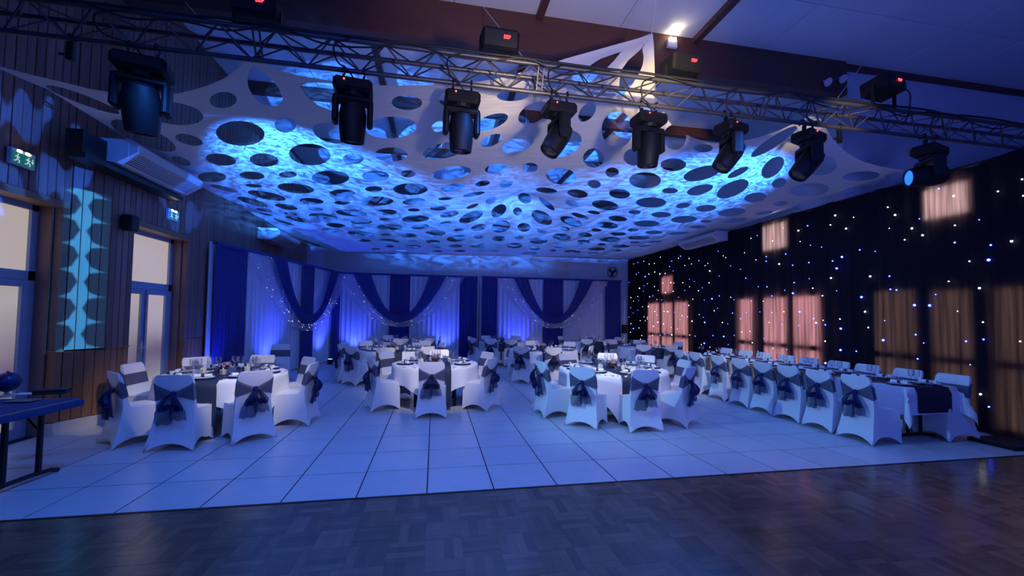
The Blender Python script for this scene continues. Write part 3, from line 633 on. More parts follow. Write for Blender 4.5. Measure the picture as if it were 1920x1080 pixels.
nt = m_can.node_tree; tc = nt.nodes.new('ShaderNodeTexCoord'); mp = nt.nodes.new('ShaderNodeMapping'); mp.inputs['Scale'].default_value = (1.0, 4.5, 1); mp.inputs['Rotation'].default_value = (0, 0, .25); nt.links.new(tc.outputs['Object'], mp.inputs[0])
nz = nt.nodes.new('ShaderNodeTexNoise'); nz.inputs['Scale'].default_value = 1.6; nz.inputs['Detail'].default_value = 3; nt.links.new(mp.outputs[0], nz.inputs['Vector'])
bp = nt.nodes.new('ShaderNodeBump'); bp.inputs['Strength'].default_value = .30; bp.inputs['Distance'].default_value = .05; nt.links.new(nz.outputs[0], bp.inputs['Height']); nt.links.new(bp.outputs[0], nt.nodes['Principled BSDF'].inputs['Normal'])
me.materials.append(m_can); me.shade_smooth()
can = link('stretch_canopy', me, None, None, label='white stretch fabric canopy full of oval holes under the ceiling', category='canopy')
def strap(L, R_, y0, y1):
    n = 24; t = np.linspace(0, 1, n+1)
    def along(P_):
        P_ = np.array(P_, float); d = np.r_[0, np.cumsum(np.hypot(*np.diff(P_, axis=0).T))]; d /= d[-1]; return np.stack([np.interp(t, d, P_[:, 0]), np.interp(t, d, P_[:, 1])], 1)
    a, b = along(L), along(R_); G = []
    for k in range(n+1):
        Y = y0+(y1-y0)*t[k]; row = []
        for q in range(7):
            p = a[k]+(b[k]-a[k])*q/6; row.append(tuple(onY(p[0], p[1], Y+.02*math.sin(q/6*PI))))
        G.append(row)
    MB().grid(G).obj('tip_strap', m_can, can, 180)
strap([(950, 143), (1010, 127), (1060, 110), (1110, 96), (1160, 82), (1200, 71), (1220, 63)], [(1006, 164), (1060, 146), (1098, 129), (1124, 111), (1152, 101), (1190, 90), (1216, 79)], 4.79, 5.35)
strap([(1092, 170), (1122, 140), (1138, 127), (1152, 113), (1163, 99), (1182, 88)], [(1160, 176), (1163, 134), (1178, 113), (1192, 101), (1202, 92), (1210, 80)], 5.06, 5.335)
strap([(1165, 182), (1186, 158), (1199, 136), (1205, 122), (1207, 106), (1204, 92), (1214, 72)], [(1250, 218), (1233, 188), (1228, 150), (1227, 110), (1226, 85), (1224, 63)], 5.48, 5.345)
for (a, b) in ((P3, (P3[0]+.25, P3[1]+.15, ZC)), (P4, (P4[0]-.05, TY+.1, TZT)), (P2, (P2[0]-.05, TY, TZB)), (P1, (XL_A-.005, P1[1]-.15, P1[2]+.05)), (P5, (XDR+.1, P5[1]-.2, P5[2]+.02)), (PL6, (XL_B-.005, PL6[1]+.02, PL6[2]+.02)), (PL7, (XL_B-.005, PL7[1]+.02, PL7[2]+.02)), ((CP[0], CP[1], float(Zs(CP[0], CP[1]))), (CP[0], CP[1], ZC))):
    MB().tube([tuple(map(float, a)), tuple(map(float, b))], .006, 6).obj('tie_cord', mat('white_cord', (.7, .7, .7), .7), can)

# ------------------------------------------------------------------ lighting truss
truss = empty('lighting_truss', (0, TY, 0), label='silver triangular lighting truss spanning the hall with cables', category='truss')
XA, XB = -4.72, 9.6
yf, yb_ = -.125, .145
MB().tube([(XA, yf, TZT), (XB, yf, TZT)], .025, 10).obj('chord', m_steel, truss, 60)
MB().tube([(XA, yb_, TZT), (XB, yb_, TZT)], .025, 10).obj('chord', m_steel, truss, 60)
MB().tube([(XA, 0, TZB), (XB, 0, TZB)], .025, 10).obj('chord', m_steel, truss, 60)
pitch = .26; N = int((XB-XA)/pitch)
cyc = [((yf, TZT), (0, TZB)), ((yb_, TZT), (0, TZB)), ((yf, TZT), (yb_, TZT))]
for (a, b) in cyc:
    e = [MB().tube([(0, a[0], a[1]), (pitch, b[0], b[1])], .009, 6).mesh('brace', m_steel, 60), MB().tube([(0, b[0], b[1]), (pitch, a[0], a[1])], .009, 6).mesh('brace', m_steel, 60)]
    for k in range(N): link('brace', e[k % 2], truss, (XA+k*pitch, 0, 0))
for k in range(1, 5):
    x = XA+k*2.9
    MB().tube([(x, yf, TZT), (x, 0, TZB)], .010, 6).tube([(x, yb_, TZT), (x, 0, TZB)], .010, 6).tube([(x+.06, yf, TZT), (x+.06, 0, TZB)], .010, 6).obj('section_joint', m_steel, truss)

ordn = ['first', 'second', 'third', 'fourth', 'fifth', 'sixth', 'seventh', 'eighth', 'ninth']
def moving_head(i, x, pan, tilt, s, led, lens=None):
    lab = ['large black moving head lamp at left end of the truss', 'second black moving head from the left hanging under the truss', 'third black moving head from the left hanging under the truss', 'fourth black moving head from the left hanging under the truss', 'fifth black moving head from the left hanging under the truss', 'sixth black moving head from the left hanging under the truss', 'seventh black moving head from the left hanging under the truss', 'black moving head with glowing blue lens at right end of the truss'][i]
    r = empty('moving_head', (x, TY, TZB-.05), label=lab, category='stage light', group='moving heads hanging under the truss')
    R = Matrix.Rotation(pan[0], 4, 'Z')
    MB().rbox(-.19*s, .19*s, -.14*s, .14*s, -.21*s, -.075*s, .03*s, R).obj('base', m_black, r)
    for q in (-.1, .1):
        h = MB(); h.box(q*s-.012, q*s+.012, -.02, .02, -.08*s, .0, R); h.tube([tuple(Vector((q*s, .04*math.cos(t), .05+.04*math.sin(t)))) for t in np.linspace(-.6, PI+.6, 9)], .010, 6)
        h.obj('clamp', m_blackm, r)
    if led: MB().lathe([(.004, 0), (.009, .003), (.009, .006)], 8, R @ Matrix.Translation((-.08*s, -.141*s, -.12*s)) @ Matrix.Rotation(PI/2, 4, 'X')).obj('status_light', m_redbox, r)
    Y = Matrix.Rotation(pan[1], 4, 'Z')
    yk = MB().lathe([(.10*s, -.245*s), (.11*s, -.21*s)], 14, Y).rbox(-.195*s, .195*s, -.07*s, .07*s, -.30*s, -.235*s, .02*s, Y)
    for q in (-1, 1): yk.rbox(q*.17*s-.03*s, q*.17*s+.03*s, -.07*s, .07*s, -.53*s, -.26*s, .02*s, Y)
    yk.obj('yoke', m_black, r)
    Hm = Y @ Matrix.Translation((0, 0, -.46*s)) @ Matrix.Rotation(tilt, 4, 'X')
    hd = MB().lathe([(.07*s, .17*s), (.115*s, .14*s), (.135*s, .04*s), (.13*s, -.12*s), (.118*s, -.24*s), (.10*s, -.245*s), (.098*s, -.225*s)], 18, Hm).obj('head', m_black, r, 40)
    m = lens or mat('dark_lens', (.02, .02, .03), .05)
    MB().lathe([(.001, -.232*s), (.06*s, -.234*s), (.097*s, -.226*s)], 18, Hm, False, False).obj('lens', m, r, 60)
    return r
m_blens = mat('blue_lens', (.05, .2, 1), .2, emit=(.02, .16, 1), estr=1.5)
cfg = [((.25, .30), .25, 1.12, False, None), ((.1, .15), .22, 1, True, None), ((.05, .10), .12, 1.0, True, None), ((.1, PI/2+.15), .55, .95, True, None), ((.1, .12), .10, .98, True, None), ((.3, PI/2-.2), .62, .95, True, None), ((.3, PI/2-.25), .68, .98, True, None), ((.25, PI/2-.42), 1.50, 1.05, False, m_blens)]
for i, (x, c) in enumerate(zip(HEADX, cfg)): moving_head(i, x, c[0], c[1], c[2], c[3], c[4])
# effect boxes on the top chord
SEG = {'0': 'abcdef', '1': 'bc', 'P': 'abefg'}
def seg_digits(txt, M):
    b = MB(); w, h, t = .018, .034, .005
    S = {'a': (0, w, h-t, h), 'g': (0, w, h/2-t/2, h/2+t/2), 'd': (0, w, 0, t), 'f': (0, t, h/2, h), 'e': (0, t, 0, h/2), 'b': (w-t, w, h/2, h), 'c': (w-t, w, 0, h/2)}
    for k, ch in enumerate(txt):
        for s in SEG[ch]: x0, x1, z0, z1 = S[s]; b.box(k*.026+x0, k*.026+x1, -.004, 0, z0, z1, M)
    return b
for px, rz, lab, tl_ in ((480, .05, 'black effect box with red display above the left of the truss', .15), (935, .02, 'black effect box with red display above the middle of the truss', .30), (1277, .06, 'black effect box with red display near the emergency lamp', .1), (1655, .12, 'black effect box with red display raised on bracket at right', -.1)):
    x = float(onY(px, 110, TY-.12)[0]); up = .10 if px == 1655 else .0
    r = empty('effect_box', (x, TY-.12, TZT+.03), rz, label=lab, category='effect light', group='effect boxes standing on the truss')
    M = Matrix.Translation((0, 0, .16+up)) @ Matrix.Rotation(tl_, 4, 'X')
    MB().rbox(-.20, .20, -.15, .17, -.10, .10, .025, M).obj('housing', m_black, r)
    MB().box(-.215, -.20, -.02, .02, -.02, .16+up).box(.20, .215, -.02, .02, -.02, .16+up).box(-.215, .215, -.02, .02, -.02, 0).obj('bracket', m_blackm, r)
    seg_digits('00P', M @ Matrix.Translation((.03, -.152, 0))).obj('display', m_red, r)
    MB().lathe([(.05, 0), (.055, .02)], 14, M @ Matrix.Translation((-.08, .17, 0)) @ Matrix.Rotation(-PI/2, 4, 'X')).obj('lens', mat('dark_lens', (.02, .02, .03), .05), r)
# cables along the truss
R = random.Random(5)
def cable(pts, lab, r=.009, grp='black cables on the truss'):
    P = []
    pts = [Vector(p) for p in pts]
    for i in range(len(pts)-1):
        p0, p1, p2, p3 = pts[max(i-1, 0)], pts[i], pts[i+1], pts[min(i+2, len(pts)-1)]
        for k in range(6):
            t = k/6; P.append(.5*((2*p1)+(p2-p0)*t+(2*p0-5*p1+4*p2-p3)*t*t+(3*p1-p0-3*p2+p3)*t**3))
    P.append(pts[-1]); MB().tube(P, r, 6).obj('power_cable', m_cable, None, 60, label=lab, category='cable', group=grp)
for n, lab in enumerate(('thick black cable bundle lying along the top of the truss', 'black cable sagging in shallow waves along the truss')):
    cable([(XA+.2+k*.42, TY-.15+R.uniform(-.02, .02)-.03*n, TZT+(.03 if n == 0 else R.choice((.0, -.06, -.10, .02)))) for k in range(32)], lab, .014 if n == 0 else .009)
for i, x in enumerate(HEADX):
    a = .16 if i else .3
    cable([(x+.02, TY-.14, TZT+.02), (x-a, TY-.16, TZT-.08), (x-a*.9, TY-.12, TZB+.02), (x-.05, TY-.10, TZB-.04), (x+.02, TY-.05, TZB-.12)], 'looping black cable feeding the %s moving head from the left' % ordn[i], .009, 'cable loops at the moving heads')
bx = float(onY(1655, 110, TY-.12)[0])
cable([(bx+.2, TY-.1, TZT+.32), (bx+.42, TY-.12, TZT+.28), (bx+.38, TY-.14, TZT), (bx+.25, TY-.15, TZB+.05), (bx+.12, TY-.14, TZT-.05), (bx-.05, TY-.14, TZT+.02)], 'black cable hanging in a loop from the rightmost effect box')
# suspension ropes
for px0, py0, px1, lab in ((905, 12, 1000, 'thin pale rope from ceiling to truss behind the middle effect box'), (338, -6, 390, 'thin pale rope from ceiling to truss near the top left'), (1620, 117, 1556, 'thin pale rope slanting from ceiling to truss at right')):
    a = onZ(px0, py0, ZC); b = onY(px1, 150, TY); MB().tube([tuple(a), (float(b[0]), TY, TZT)], .006, 6).obj('suspension_rope', MATS['white_cord'], None, label=lab, category='rope', group='ropes holding the truss')
def hook_clamp(px, lab):
    x = float(onY(px, 100, TY)[0]); r = empty('truss_clamp', (x, TY, TZB-.05), label=lab, category='clamp', group='spare clamps on the truss')
    MB().tube([(0, .035*math.cos(t), .05+.04*math.sin(t)) for t in np.linspace(-.4, PI+.4, 9)], .009, 6).obj('hook', m_blackm, r)
    MB().rbox(-.03, .03, -.025, .025, -.16, .015, .01).box(-.09, -.03, -.01, .01, -.12, -.10).obj('body', m_blackm, r)
hook_clamp(132, 'small black clamp hanging from the truss at far left'); hook_clamp(1571, 'small black clamp hanging from the truss between two right moving heads')
# ------------------------------------------------------------------ fixtures on walls
def ac_unit(loc, rz, L, D, Hh, lab, slats=7, shelf=False):
    r = empty('air_conditioner', loc, rz, label=lab, category='air conditioner', group='long air conditioner units high on the walls')
    m = mat('ac_plastic', (.62, .62, .62), .45)
    # profile in (out, z): runs along local x
    prof = [(0, 0), (D*.55, -.02), (D, Hh*.45), (D, Hh*.8), (D*.85, Hh), (0, Hh)]
    n = len(prof); vs = [(x, -o, z) for x in (-L/2, L/2) for o, z in prof]
    MB().add(vs, [tuple(range(n)), tuple(range(2*n-1, n-1, -1))]+[(i, i+n, (i+1) % n+n, (i+1) % n) for i in range(n)]).obj('housing', m, r)
    for k in range(slats):
        f = (k+.5)/slats; MB().box(-L*.44, L*.44, -D*(.60+.36*f)-.012, -D*(.60+.36*f)+.004, Hh*(.03+.42*f)-.012, Hh*(.03+.42*f)+.0).obj('slat', mat('ac_slat', (.10, .10, .12), .5), r)
    MB().box(-L/2-.004, -L/2, -D*.8, -.03, .06, Hh*.9).obj('end_cap', m, r)
    if shelf: MB().box(-L/2-.42, L/2+.05, -D*.42, 0, -.12, -.04).box(-L/2-.42, -L/2-.02, -D*.35, 0, -.04, Hh*.8).obj('mounting_shelf', m_blackm, r)
    return r
q0 = onX(172, 262, XL_B+.62); 
ac_unit((XL_B+.001, 7.42, 3.73), PI/2, 1.65, .55, .31, 'long pale air conditioner on wooden wall above the glazed door', 7, True)
ac_unit((XL_B+.001, float(onX(535, 440, XL_B+.4)[1]), 3.62), PI/2, 1.7, .55, .30, 'air conditioner on wooden wall above the angled backdrop')
yr = onX(1318, 452, XR-.35)
ac_unit((XR-.12, float(yr[1]), float(yr[2])-.12), -PI/2, 1.7, .5, .26, 'air conditioner above the star curtain on the right', 8)
def exit_sign(loc, rz, lab):
    r = empty('exit_sign', loc, rz, label=lab, category='exit sign', group='lit exit signs on the wooden wall')
    MB().rbox(-.15, .15, -.05, 0, 0, .19, .008).obj('housing', mat('sign_white', (.7, .72, .75), .4), r)
    p = MB().box(-.135, .135, -.054, -.05, .012, .145).obj('sign_panel', mat('sign_green', (.01, .22, .14), .4, emit=(.01, .25, .16), estr=.35), r)
    wm = mat('sign_pictogram', (.8, .9, .85), .5, emit=(.7, .9, .8), estr=.5)
    g = MB()
    for s, sx in ((-.085, 1), (.045, 1)):
        g.lathe([(.010, 0), (.010, .002)], 8, Matrix.Translation((s+.012, -.0545, .122)) @ Matrix.Rotation(PI/2, 4, 'X'))
        for a, b in (((s, .108), (s+.008, .07)), ((s+.008, .07), (s+.03, .05)), ((s+.03, .05), (s+.028, .025)), ((s+.006, .07), (s-.012, .045)), ((s-.012, .045), (s-.032, .042)), ((s+.002, .103), (s+.03, .088)), ((s+.002, .103), (s-.022, .09))):
            g.tube([(a[0], -.056, a[1]), (b[0], -.056, b[1])], .006, 5)
    g.add([(.085, -.056, .09), (.125, -.056, .09), (.105, -.056, .06)], [(0, 1, 2)]).box(.1, .11, -.057, -.055, .088, .125)
    g.obj('pictogram', wm, p)
    for s in (-.05, .05): MB().rbox(s-.03, s+.03, -.056, -.01, .15, .185, .008).obj('lamp', m_lampw, r)
    return r
e1 = onX(32, 312, XL_A); exit_sign((XL_A+.01, float(e1[1]), float(e1[2])), PI/2, 'lit green exit sign above the glazed door at far left')
e2 = onX(319, 413, XL_B); exit_sign((XL_B+.01, float(e2[1]), float(e2[2])), PI/2, 'lit green exit sign above the double door by the wall speaker')
s1 = onX(229, 432, XL_B)
r = empty('wall_speaker', (XL_B, float(s1[1]), float(s1[2])), label='small black speaker on wooden wall beside the double door', category='speaker')
MB().rbox(.02, .17, -.09, .09, 0, .24, .02).obj('cabinet', m_black, r); MB().box(.168, .176, -.075, .075, .02, .22).obj('grille', mat('speaker_grille', (.03, .03, .035), .8), r); MB().box(0, .03, -.03, .03, .08, .16).obj('bracket', m_blackm, r)
eb = onY(1258, 88, YBM-.12)
r = empty('emergency_lamp', (float(eb[0]), YBM-.12, float(eb[2])), label='small white emergency lamp lit on the deep brown beam', category='lamp')
MB().rbox(-.10, .10, -.06, 0, -.04, .12, .01).obj('housing', mat('sign_white', (.7, .72, .75), .4), r)
for s in (-.04, .04): MB().rbox(s-.025, s+.025, -.085, -.03, .10, .145, .01).obj('bulb', m_lampw, r)
spot('emergency_glow', (float(eb[0]), YBM-.25, float(eb[2])+.14), (float(eb[0]), YBM-.35, ZC), (1, .85, .55), 4.5, 120, .9, .03)
for px, py, lab in ((1553, 154, 'round white spot lamp under the right end of the brown beam'), (1581, 148, 'dim round spot lamp at the corner beside the brown beam')):
    q = onY(px, py, YBM-.2); r = empty('spot_lamp', tuple(map(float, q)), label=lab, category='lamp', group='round spot lamps at the beam end')
    MB().lathe([(.03, .12), (.05, .06), (.085, .0), (.08, -.01)], 14, Matrix.Rotation(-.9, 4, 'X')).obj('reflector', mat('lamp_white', (.6, .6, .62), .4), r, 40)
    MB().tube([(0, .05, .1), (0, .2, .18)], .012).obj('arm', m_blackm, r)
# fan clock and grille on the back wall
q = onY(1147, 511, YB)
r = empty('wall_fan', (float(q[0]), YB, float(q[2])), label='round black wall fan at the right end of back wall', category='fan')
MB().tube([(.22*math.cos(t), -.08, .22*math.sin(t)) for t in np.linspace(0, 2*PI, 24, endpoint=False)], .014, 6, closed=True).obj('guard_ring', m_blackm, r)
MB().lathe([(.06, 0), (.06, .1)], 14, Matrix.Rotation(PI/2, 4, 'X')).obj('motor', m_black, r)
for k in range(8): MB().tube([(0, -.095, 0), (.22*math.cos(k*PI/4), -.085, .22*math.sin(k*PI/4))], .004, 5).obj('guard_wire', m_blackm, r)
for k in range(3): MB().add([(0, -.06, 0), (.19*math.cos(k*2.09), -.05, .19*math.sin(k*2.09)), (.19*math.cos(k*2.09+.8), -.07, .19*math.sin(k*2.09+.8))], [(0, 1, 2)]).obj('blade', m_black, r)
q = onY(1053, 513, YB)
r = empty('vent_grille', (float(q[0]), YB, float(q[2])), label='rectangular slatted vent grille above the right backdrop', category='vent')
MB().box(-.38, .38, -.02, 0, -.17, -.15).box(-.38, .38, -.02, 0, .15, .17).box(-.38, -.36, -.02, 0, -.15, .15).box(.36, .38, -.02, 0, -.15, .15).obj('frame', m_base, r)
for k in range(7): MB().box(-.36, .36, -.02, -.004, -.13+k*.042, -.115+k*.042).obj('slat', m_base, r)
q = onY(1014, 505, YB); MB().tube([(float(q[0]), YB-.02, 3.0), (float(q[0]), YB-.02, 4.6)], .02).obj('conduit', m_wall, None, label='thin vertical conduit on the back wall beside the vent', category='pipe')
MB().box(-4.7, XR, YB-.10, YB, 4.0, 4.10).obj('trim_4', m_wall, None, kind='structure')
q = onZ(1177, 655, 0); q = (7.42, 15.35)
r = empty('light_stand', (q[0], q[1], 0), label='slim pale stand with black head between right backdrop and star curtain', category='stand')
MB().tube([(0, 0, .02), (0, 0, 2.3)], .02).obj('pole', mat('white_pole', (.7, .7, .72), .4), r)
for k in range(3): MB().tube([(0, 0, .5), (.35*math.cos(k*2.09), .35*math.sin(k*2.09), .01)], .012, 6).obj('leg', m_blackm, r)
MB().rbox(-.1, .1, -.08, .08, 1.0, 1.35, .02).obj('control_box', m_black, r)
q = onZ(1893, 836, 0)
r = empty('floor_case', (float(q[0]), float(q[1]), 0), label='flat black case on floor at far right by the star curtain', category='case')
MB().rbox(-.25, .35, -.2, .3, .0, .05, .01).obj('lid', m_black, r); MB().box(-.03, .03, -.215, -.2, .015, .035).obj('latch', m_blackm, r)

# ------------------------------------------------------------------ covered chair
def build_chair():
    root = empty('covered_chair'); root['category'] = 'chair'
    lin = lambda z, T: float(np.interp(z, [t[0] for t in T], [t[1] for t in T]))
    WR = [(0, .262), (.12, .243), (.25, .224), (.48, .205), (.7, .203), (.83, .203), (.865, .196), (.885, .178)]
    YR = [(0, 0), (.12, .035), (.25, .066), (.40, .096), (.48, .104), (.62, .093), (.89, .04)]
    YF = [(.46, .175), (.52, .150), (.62, .138), (.80, .098), (.865, .078), (.885, .062)]
    b = MB(); nx = 10; xs = [-1+2*i/nx for i in range(nx+1)]
    hem = lambda t, h: h*(1-abs(2*t-1)**2.2)
    zs = [0, .10, .2, .3, .4, .48, .56, .64, .72, .80, .85, .875, .888]
    P = []
    for k, z in enumerate(zs):
        row = []
        for x in xs:
            hz = hem((x+1)/2, .085); zz = z if z > .45 else hz+(.45-hz)*z/.45 if z < .45 else z
            w = lin(zz, WR) if k else lin(0, WR)*(1) ; w = lin(z, WR) if abs(x) == 1 else lin(zz, WR)*.5+lin(z, WR)*.5
            row.append((x*w, lin(zz, YR)+(.012*(1-x*x) if z < .45 else -.006*(1-x*x)), zz))
        P.append(row)
    b.grid(P)
    # front of the backrest, its sides and top
    zf = [.46]+zs[6:]; Pf = [[(x*lin(z, WR), lin(z, YF)+.004*(1-x*x), z) for x in xs] for z in zf]; b.grid(Pf)
    b.grid([P[-1], Pf[-1]])
    for e in (0, -1):
        zr = zs[5:]; A_ = [P[5+i][e] for i in range(len(zr))]; B_ = [Pf[0][e] if i == 0 else Pf[i][e] for i in range(len(zr))]; b.grid([A_, B_])
    # seat
    S = []
    for j in range(7):
        t = j/6; y = .175+(.505-.175)*t
        S.append([(x*(.205+.017*t), y, .46+.012*math.cos(x*PI/2)*math.sin(min(t*1.3, 1)*PI/2)-(.012 if t == 1 else 0)) for x in xs])
    b.grid(S)
    # front skirt
    Ff = [[(x*(.222+.012*(1-k/4)), .505+.008*(1-k/4)-.012*(1-x*x)*(1-k/4), hem((x+1)/2, .10)*(1-k/4)+.448*k/4) for x in xs] for k in range(5)]
    b.grid(Ff)
    for e in (-1, 1):   # side skirts
        G = []
        for k in range(6):
            f = k/5; row = []
            for i in range(9):
                t = i/8; x0 = .262+(.234-.262)*t; x1 = .205+.017*t; y0 = .513*t; y1 = .104+(.505-.104)*t
                h = hem(t, .10); z1 = .48 if i == 0 else (.46 if i > 1 else .466)
                pinch = .028*(1-(2*t-1)**2)*(1-f)
                yy = y0+(y1-y0)*(f if i else 0); 
                if i == 0: z = z1*f; row.append((e*lin(z, WR), lin(z, YR), z))
                else: row.append((e*(x0+(x1-x0)*f-pinch), yy, h*(1-f)+(z1 if i < 8 else .448)*f))
            G.append(row)
        b.grid(G)
    b.obj('seat_cover', m_cover, root, 38, weld=True)
    # sash: band in front and sides, two fans behind meeting at the knot
    s = MB(); fr = []
    for z in (.60, .64, .68, .72, .755):
        fr.append([(x*(lin(z, WR)+.004), lin(z, YF)+.009, z) for x in xs])
    s.grid(fr)
    for e in (-1, 1):
        s.grid([[(e*(lin(z, WR)+.005), lin(z, YR)-.006, z), (e*(lin(z, WR)+.005), lin(z, YF)+.009, min(max(z, .60), .755))] for z in (.575, .63, .68, .74, .80)])
        G = []
        for i in range(8):
            t = i/7; w = (lin(.68, WR)+.005)*(1-t)+.018*t; zl = .575+(.635-.575)*t; zh = .80+(.69-.80)*t**.75
            G.append([(e*w, lin(zl+(zh-zl)*k/8, YR)-.010-.012*t-.006*((k % 2))*(.3+t), zl+(zh-zl)*k/8) for k in range(9)])
        s.grid(G)
    s.obj('sash_band', m_sash, root, 50)
    MB().lathe([(.008, -.03), (.026, -.02), (.03, 0), (.026, .02), (.008, .03)], 10, Matrix.Translation((0, .052, .668))).obj('sash_knot', m_sash2, root, 60)
    def ribbon(pts, w0, w1, seed, name):
        R = random.Random(seed); G = []; n = len(pts)*5
        P_ = np.array(pts); tt = np.linspace(0, len(pts)-1, n)
        for a, t in enumerate(tt):
            i = min(int(t), len(pts)-2); q = P_[i]+(P_[i+1]-P_[i])*(t-i); f = a/(n-1); w = w0+(w1-w0)*min(1, f*1.6)
            G.append([(q[0]+w*(k/8-.5), q[1]-.016*math.sin(k*2.3+f*3+seed)*(.4+f)-.004*k % .01, q[2]+.012*math.sin(k*1.7+seed)*f) for k in range(9)])
        MB().grid(G).obj(name, m_sash2 if name == 'bow_loop' else m_sash, root, 60)
    ribbon([(-.01, .035, .66), (-.04, .02, .56), (-.075, .02, .44), (-.085, .03, .31)], .04, .19, 1, 'bow_tail')
    ribbon([(.015, .035, .66), (.045, .02, .55), (.065, .02, .44), (.08, .03, .36)], .04, .18, 4, 'bow_tail')
    for e, sd in ((-1, 2), (1, 3)):
        ribbon([(0, .03, .67), (e*.05, -.01, .61), (e*.09, -.025, .54), (e*.085, -.005, .47), (e*.02, .01, .55)], .035, .10, sd, 'bow_loop')
    return root
proto = build_chair(); first = [True]
def chair(x, y, face, lab, grp):
    """rear feet at (x, y), looking along angle face"""
    o = proto if first[0] else copy_tree(proto); first[0] = False
    o.location = (x, y, 0); o.rotation_euler[2] = face-PI/2; o['label'] = lab; o['group'] = grp; return o

# ------------------------------------------------------------------ tableware (made once, then copied)
def proto_parts(*a): return a
me_wine = MB().lathe([(.033, 0), (.033, .003), (.006, .008), (.0045, .09), (.012, .10), (.036, .125), (.041, .155), (.034, .205)], 12, cap1=False).mesh('wine_glass', m_glass, 60)
me_tumb = MB().lathe([(.028, 0), (.030, .004), (.036, .10)], 12, cap1=False).mesh('water_tumbler', m_glass, 50)
me_plate = MB().lathe([(.075, 0), (.085, .004), (.13, .014), (.128, .017), (.08, .008)], 24).mesh('dinner_plate', m_porc, 50)
me_charg = MB().lathe([(.10, 0), (.155, .008), (.153, .011), (.1, .004)], 24).mesh('charger_plate', m_navyp, 50)
nap = MB(); nap.tube([(-.10, 0, .026), (-.05, 0, .026), (.0, 0, .026), (.05, 0, .026), (.10, 0, .026)], [.024, .021, .019, .021, .024], 10)
me_nap = nap.mesh('napkin', m_napkin, 50); me_ring = MB().tube([(-.018, 0, .026), (.018, 0, .026)], .0235, 10).box(-.012, .012, -.03, -.02, .02, .04).mesh('napkin_ring', m_runner, 50)
me_cand = MB().rbox(-.032, .032, -.032, .032, 0, .075, .006).mesh('votive_holder', m_candle); me_flame = MB().lathe([(.003, .075), (.011, .085), (.001, .105)], 8).mesh('wick', mat('wick_white', (.9, .85, .7), .6))
me_card = MB().add([(-.05, -.02, 0), (.05, -.02, 0), (.05, 0, .09), (-.05, 0, .09), (.05, .02, 0), (-.05, .02, 0)], [(0, 1, 2, 3), (3, 2, 4, 5)]).mesh('menu_card', mat('navy_card', (.03, .06, .22), .5))
def fl():
    b = MB(); R = random.Random(2)
    for k in range(26):
        a, r, z = R.uniform(0, 6.28), R.uniform(0, .09), R.uniform(.07, .14); b.lathe([(.006, -.012), (.022, 0), (.02, .014), (.004, .02)], 7, Matrix.Translation((r*math.cos(a), r*math.sin(a), z)) @ Matrix.Rotation(R.uniform(-.7, .7), 4, 'X'))
    return b.mesh('flowers', mat('dusky_flowers', (.42, .27, .30), .8, noise=(40, .5)), 50)
me_fl = fl(); me_bowl = MB().lathe([(.04, 0), (.075, .03), (.09, .08), (.085, .08), (.07, .035)], 14).mesh('bowl', mat('smoked_glass_bowl', (.10, .06, .05), .15), 50)
def put(me, name, loc, lab, cat, grp, rz=0, parts=()):
    o = link(name, me, None, loc, label=lab, category=cat, group=grp); o.rotation_euler[2] = rz
    for n, m2 in parts: link(n, m2, o)
    return o
TT = .748
def setting(x, y, a, where, full=True, seat=''):
    """place setting; a points from the seat to the table's middle"""
    c, s = math.cos(a), math.sin(a); P_ = lambda f, l, z=0: (x+c*f-s*l, y+s*f+c*l, TT+z)
    g = 'tableware on the '+where; w = '%s of the %s' % (seat, where)
    put(me_charg, 'charger_plate', P_(0, 0), 'navy charger plate, '+w, 'plate', g)
    put(me_plate, 'dinner_plate', P_(0, 0, .009), 'white dinner plate, '+w, 'plate', g)
    put(me_nap, 'napkin', P_(0, .0, .018), 'rolled white napkin, '+w, 'napkin', g, a+PI/2+.15, (('napkin_ring', me_ring),))
    put(me_wine, 'wine_glass', P_(.20, -.07), 'outer wine glass, '+w if full else 'wine glass, '+w, 'glass', g)
    if full: put(me_wine, 'wine_glass', P_(.23, .03), 'inner wine glass, '+w, 'glass', g)
    put(me_tumb, 'water_tumbler', P_(.17, .13), 'water tumbler, '+w, 'glass', g)
def centre(x, y, where, n=4, rz=.3):
    g = 'centrepieces on the '+where
    put(me_bowl, 'flower_bowl', (x, y, TT), 'low smoked bowl of dusky flowers on the '+where, 'centrepiece', g, 0, (('flowers', me_fl),))
    for k in range(n):
        a = rz+k*2*PI/n; put(me_cand, 'votive_holder', (x+.27*math.cos(a), y+.27*math.sin(a), TT), 'cream votive candle, %s of four on the %s' % (('right one', 'far one', 'left one', 'near one')[k % 4], where), 'candle', g, a*.5, (('wick', me_flame),))
    put(me_card, 'menu_card', (x+.14, y-.12, TT), 'navy tent card, near one on the '+where, 'card', g, .4); put(me_card, 'menu_card', (x-.16, y+.1, TT), 'navy tent card, far one on the '+where, 'card', g, 2.4)
me_leg = MB().tube([(0, 0, 0), (0, 0, .71)], .022, 8).mesh('leg', m_blackm, 60)
